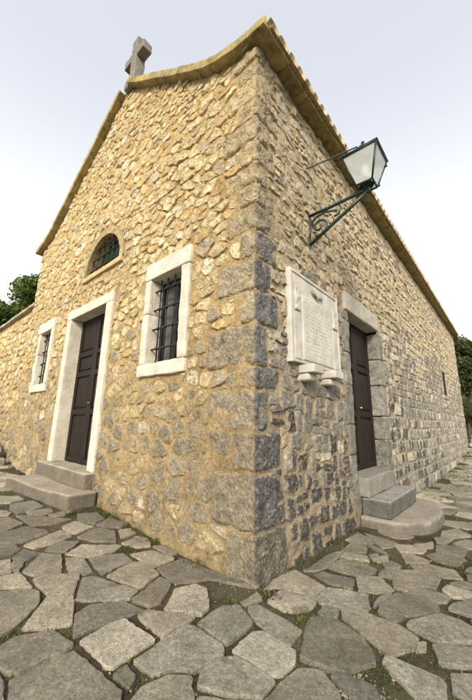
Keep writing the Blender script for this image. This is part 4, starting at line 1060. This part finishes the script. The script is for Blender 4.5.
def weed(px, py, n, size, label, dz=0.):
    p = on_ground(px, py); p = on_ground(px, py, float(gh(p[0], p[1]))); mb = MB(); z = float(gh(p[0], p[1]))-.02+dz
    for _ in range(n):
        a = random.uniform(0, 6.283); el = random.uniform(.35, 1.4); L = .62*size*random.uniform(.4, 1.1); d = np.array([math.cos(a)*math.cos(el), math.sin(a)*math.cos(el), math.sin(el)])
        q = np.array([p[0], p[1], z])+np.array([math.cos(a), math.sin(a), 0])*random.random()*size*.75; tip = q+d*L; md = q+d*L*.55+np.array([0, 0, L*.08]); sd2 = np.cross(d, [0, 0, 1.]); sd2 /= np.linalg.norm(sd2)+1e-9; wv = L*random.uniform(.10, .2)
        mb.add([q, md+sd2*wv, tip, md-sd2*wv], [np.array([[0, 1, 2, 3]])], rnd=random.random())
    o = mb.build('weed', M['grass'], smooth=False, origin=np.array([p[0], p[1], z])); tag(o, label, 'weed', 'weeds in the paving'); return o
weed(270, 596, 46, .10, 'bright green weed in the paving joint just off the chapel corner')
weed(232, 603, 60, .075, 'low spreading weed patch between slabs in front of the corner quoin')
weed(300, 622, 50, .07, 'mossy weed tuft in the wide joint beside the largest grey slab')
weed(154, 541, 40, .085, 'small leafy weed against the foot of the facade wall')
weed(68, 512, 46, .09, 'leafy weed growing at the end of the long front step', .0)
weed(300, 565, 26, .06, 'little weed at the foot of the dark side wall')
weed(405, 545, 36, .06, 'thin weed tuft under the rounded bottom step')

# ------------------------------------------------------------------ lower wall adjoining the chapel on the left
AXL, AYP, ATZ = -15.5, .16, 4.22
aw = empty('adjoining_wall', (-11, AYP, 0)); tag(aw, 'lower rubble wall with thin stone coping adjoining the chapel', 'wall')
ms = mortar_sheet('wall_face', 'f', np.linspace(AXL, WX+.02, 150), np.linspace(-.2, ATZ, 90), lambda c: np.ones(len(c), bool), aw, AYP)
b = MB(); V, F = box_v((AXL, AYP+.06, -.2), (WX-.004, AYP+.5, ATZ-.004)); b.add(V, F, mcol=BEIGE_M); b.build('wall_core', M['mortar'], aw, False)
sd2 = []; z = 0
while z < ATZ:
    hr = random.uniform(.14, .24); x = AXL
    while x < WX: wd = hr*random.lognormvariate(.4, .4); sd2.append((x+wd/2, z+hr/2+random.gauss(0, hr*.2))); x += wd
    z += hr
sd2 = np.array(sd2); polys = [p for p in voronoi(sd2, .72) if p is not None and p[:, 0].min() > AXL and p[:, 0].max() < WX and p[:, 1].max() < ATZ]
lay_stones('f', polys, ms, plane=AYP, limit=60)
x = AXL
while x < WX-.25:
    L = min(random.uniform(.6, 1.0), WX-.12-x); block('coping_stone', (x, AYP-.10, ATZ+.002), (x+L-.012, AYP+.55, ATZ+.085+random.uniform(-.01, .01)), M['eave'], aw, np.array([.40, .36, .28])*random.uniform(.85, 1.1), .015, .012, .1); x += L
# rough boulders at its foot
for k, (x, y, s_, lab) in enumerate([(-7.9, -.15, .30, 'pale boulder wedged where the adjoining wall meets the chapel'), (-7.45, -.30, .22, 'middling pale boulder at the left foot of the chapel facade'), (-8.5, -.1, .38, 'large pale boulder against the adjoining wall'),
  (-8.2, -.55, .26, 'pale boulder lying out from the wall beside the small dark shrub'), (-9.2, -.3, .4, 'largest pale boulder at the adjoining wall, beyond the shrub'), (-6.9, -.25, .16, 'smallest pale boulder at the facade foot near the grilled window')]):
    V, F, N = rough_block((x-s_, y-s_*.7, gh(x, y)-.1), (x+s_*.8, y+s_*.6, gh(x, y)+s_*.85), s_*.5, s_*.35, s_*.16, 3.5, 4, 90+k); c = np.array([.40, .37, .31])*random.uniform(.8, 1.1)
    o = obj_np('boulder', V, F, M['rubble'], None, dict(col=np.tile(c, (len(V), 1)), mcol=np.tile(np.array([.2, .17, .1]), (len(V), 1)), edge=np.full(len(V), .1), lich=np.full(len(V), .5)))
    tag(o, lab, 'boulder', 'boulders below the adjoining wall')

# ------------------------------------------------------------------ trees and shrubs
def leaf_cloud(mb, centers, n, leaf, flat=.75):
    for c, r in centers:
        c = np.array(c); k = int(n*(r**2)); d = RNG.normal(size=(k, 3)); d /= np.linalg.norm(d, axis=1)[:, None]; P = c+d*(r*RNG.uniform(.35, 1.0, k)**.6)[:, None]*np.array([1, 1, flat])
        P += RNG.normal(0, r*.08, P.shape)
        a = RNG.normal(size=(k, 3)); a /= np.linalg.norm(a, axis=1)[:, None]; b_ = np.cross(a, RNG.normal(size=(k, 3))); b_ /= np.linalg.norm(b_, axis=1)[:, None]; s_ = leaf*RNG.uniform(.6, 1.4, k)[:, None]
        V = np.stack([P-a*s_, P+b_*s_*.45, P+a*s_, P-b_*s_*.45], 1).reshape(-1, 3); I = np.arange(k)*4
        mb.add(V, [np.stack([I, I+1, I+2, I+3], 1)], rnd=np.repeat(RNG.uniform(0, 1, k), 4))
def tree(loc, h, R, label, name='tree', leaf=.09, dens=700, mat='leaf', nclump=26, grp=None, flat=.75, trunk=True):
    x, y = loc; z0 = float(gh(x, y)); t = empty(name, (x, y, z0)); tag(t, label, 'tree' if trunk else 'shrub', grp)
    top = np.array([x, y, z0+h]); cc = np.array([x, y, z0+h-R*flat]); mb = MB(); cl = []
    for _ in range(nclump):
        d = RNG.normal(size=3); d /= np.linalg.norm(d); q = cc+d*R*np.array([1, 1, flat])*RNG.uniform(.35, .82); cl.append((q, R*RNG.uniform(.22, .40)))
    leaf_cloud(mb, cl, dens, leaf); mb.build('crown', M[mat], t, smooth=False)
    b_ = MB(); V, F = tube([(x, y, z0-.2), (x+.1*R, y, z0+(h-2*R*flat)*.6+.2), (x, y+.05*R, float(cc[2]))], [.09*R+.04, .07*R+.03, .03*R], 10); b_.add(V, F)
    for q, r in cl[:9]: V, F = tube([(x, y, z0+max(.3, (h-1.6*R*flat)*.8)), (np.array([x, y, cc[2]])*.5+q*.5)+[0, 0, -.1*R], q], [.035*R, .022*R, .008*R], 6); b_.add(V, F)
    b_.build('trunk', M['bark'], t)
    return t
tree((-15.2, 3.0), 8.6, 2.4, 'bushy green tree rising behind the adjoining wall', leaf=.10, dens=1100, nclump=34)
tree((-19.5, 2.4), 8.0, 2.4, 'taller green tree further along behind the adjoining wall', leaf=.11, dens=800, nclump=30)
tree((-1.9, 27), 7.2, 2.6, 'dark evergreen tree beyond the far end of the chapel', leaf=.12, dens=800, mat='dark_leaf', nclump=34)
tree((2.2, 29), 6.6, 2.8, 'dark bushy evergreen on the grassy slope behind the chapel', leaf=.12, dens=700, mat='dark_leaf', nclump=32)
tree((-.4, 21.5), 2.3, 1.0, 'low olive green shrub on the bank past the chapel end', 'shrub', .06, 1300, 'dark_leaf', 16, None, .7, False)
tree((-.5, 25.5), 5.4, 2.1, 'dense dark tree in front of the grassy hill past the chapel', leaf=.11, dens=900, mat='dark_leaf', nclump=34)
tree((-3.2, 33), 6.0, 2.6, 'broad dark evergreen higher on the slope behind the chapel', leaf=.12, dens=700, mat='dark_leaf', nclump=30)
tree((.9, 24), 2.6, 1.3, 'rounded green shrub below the dark evergreens on the bank', 'shrub', .08, 1100, 'dark_leaf', 18, None, .7, False)
tree((1.6, 20.5), 1.6, .9, 'small loose shrub on the grassy bank beside the path', 'shrub', .06, 1300, 'leaf', 14, None, .7, False)
tree((-8.7, -.75), .9, .42, 'small dark shrub among boulders below the adjoining wall', 'shrub', .035, 5200, 'dark_leaf', 12, None, .8, False)
# grass on the bank beyond
g = MB()
for _ in range(5200):
    p = np.array([RNG.uniform(-5, 7), RNG.uniform(16.5, 40)]); blades(g, p, float(gh(*p))-.05, 3, .32, .2, .016)
tag(g.build('bank_grass', M['grass'], origin=np.zeros(3)), 'rough yellow green grass on the bank behind the chapel', 'grass', kind='stuff')
# low dry stone wall at the far corner
dw = empty('dry_stone_wall', (.6, 16.0, 0)); tag(dw, 'low tumbled dry stone wall past the far corner of the chapel', 'wall')
for row in range(4):
    x = .02+row*.05
    while x < 2.6-row*.15:
        L = random.uniform(.22, .48); y0 = 15.55+.10*row+random.uniform(-.04, .04); zz = float(gh(.4, 16.))-.08+row*.185
        V, F, N = rough_block((x, y0, zz), (x+L, y0+.42, zz+.18), .05, .035, .07, 7, 3, random.randrange(999)); c = np.array([.36, .34, .29])*random.uniform(.7, 1.2)
        obj_np('stone', V, F, M['rubble'], dw, dict(col=np.tile(c, (len(V), 1)), mcol=np.tile(np.array([.2, .17, .12]), (len(V), 1)), edge=np.full(len(V), .1), lich=np.full(len(V), .5))); x += L+.015
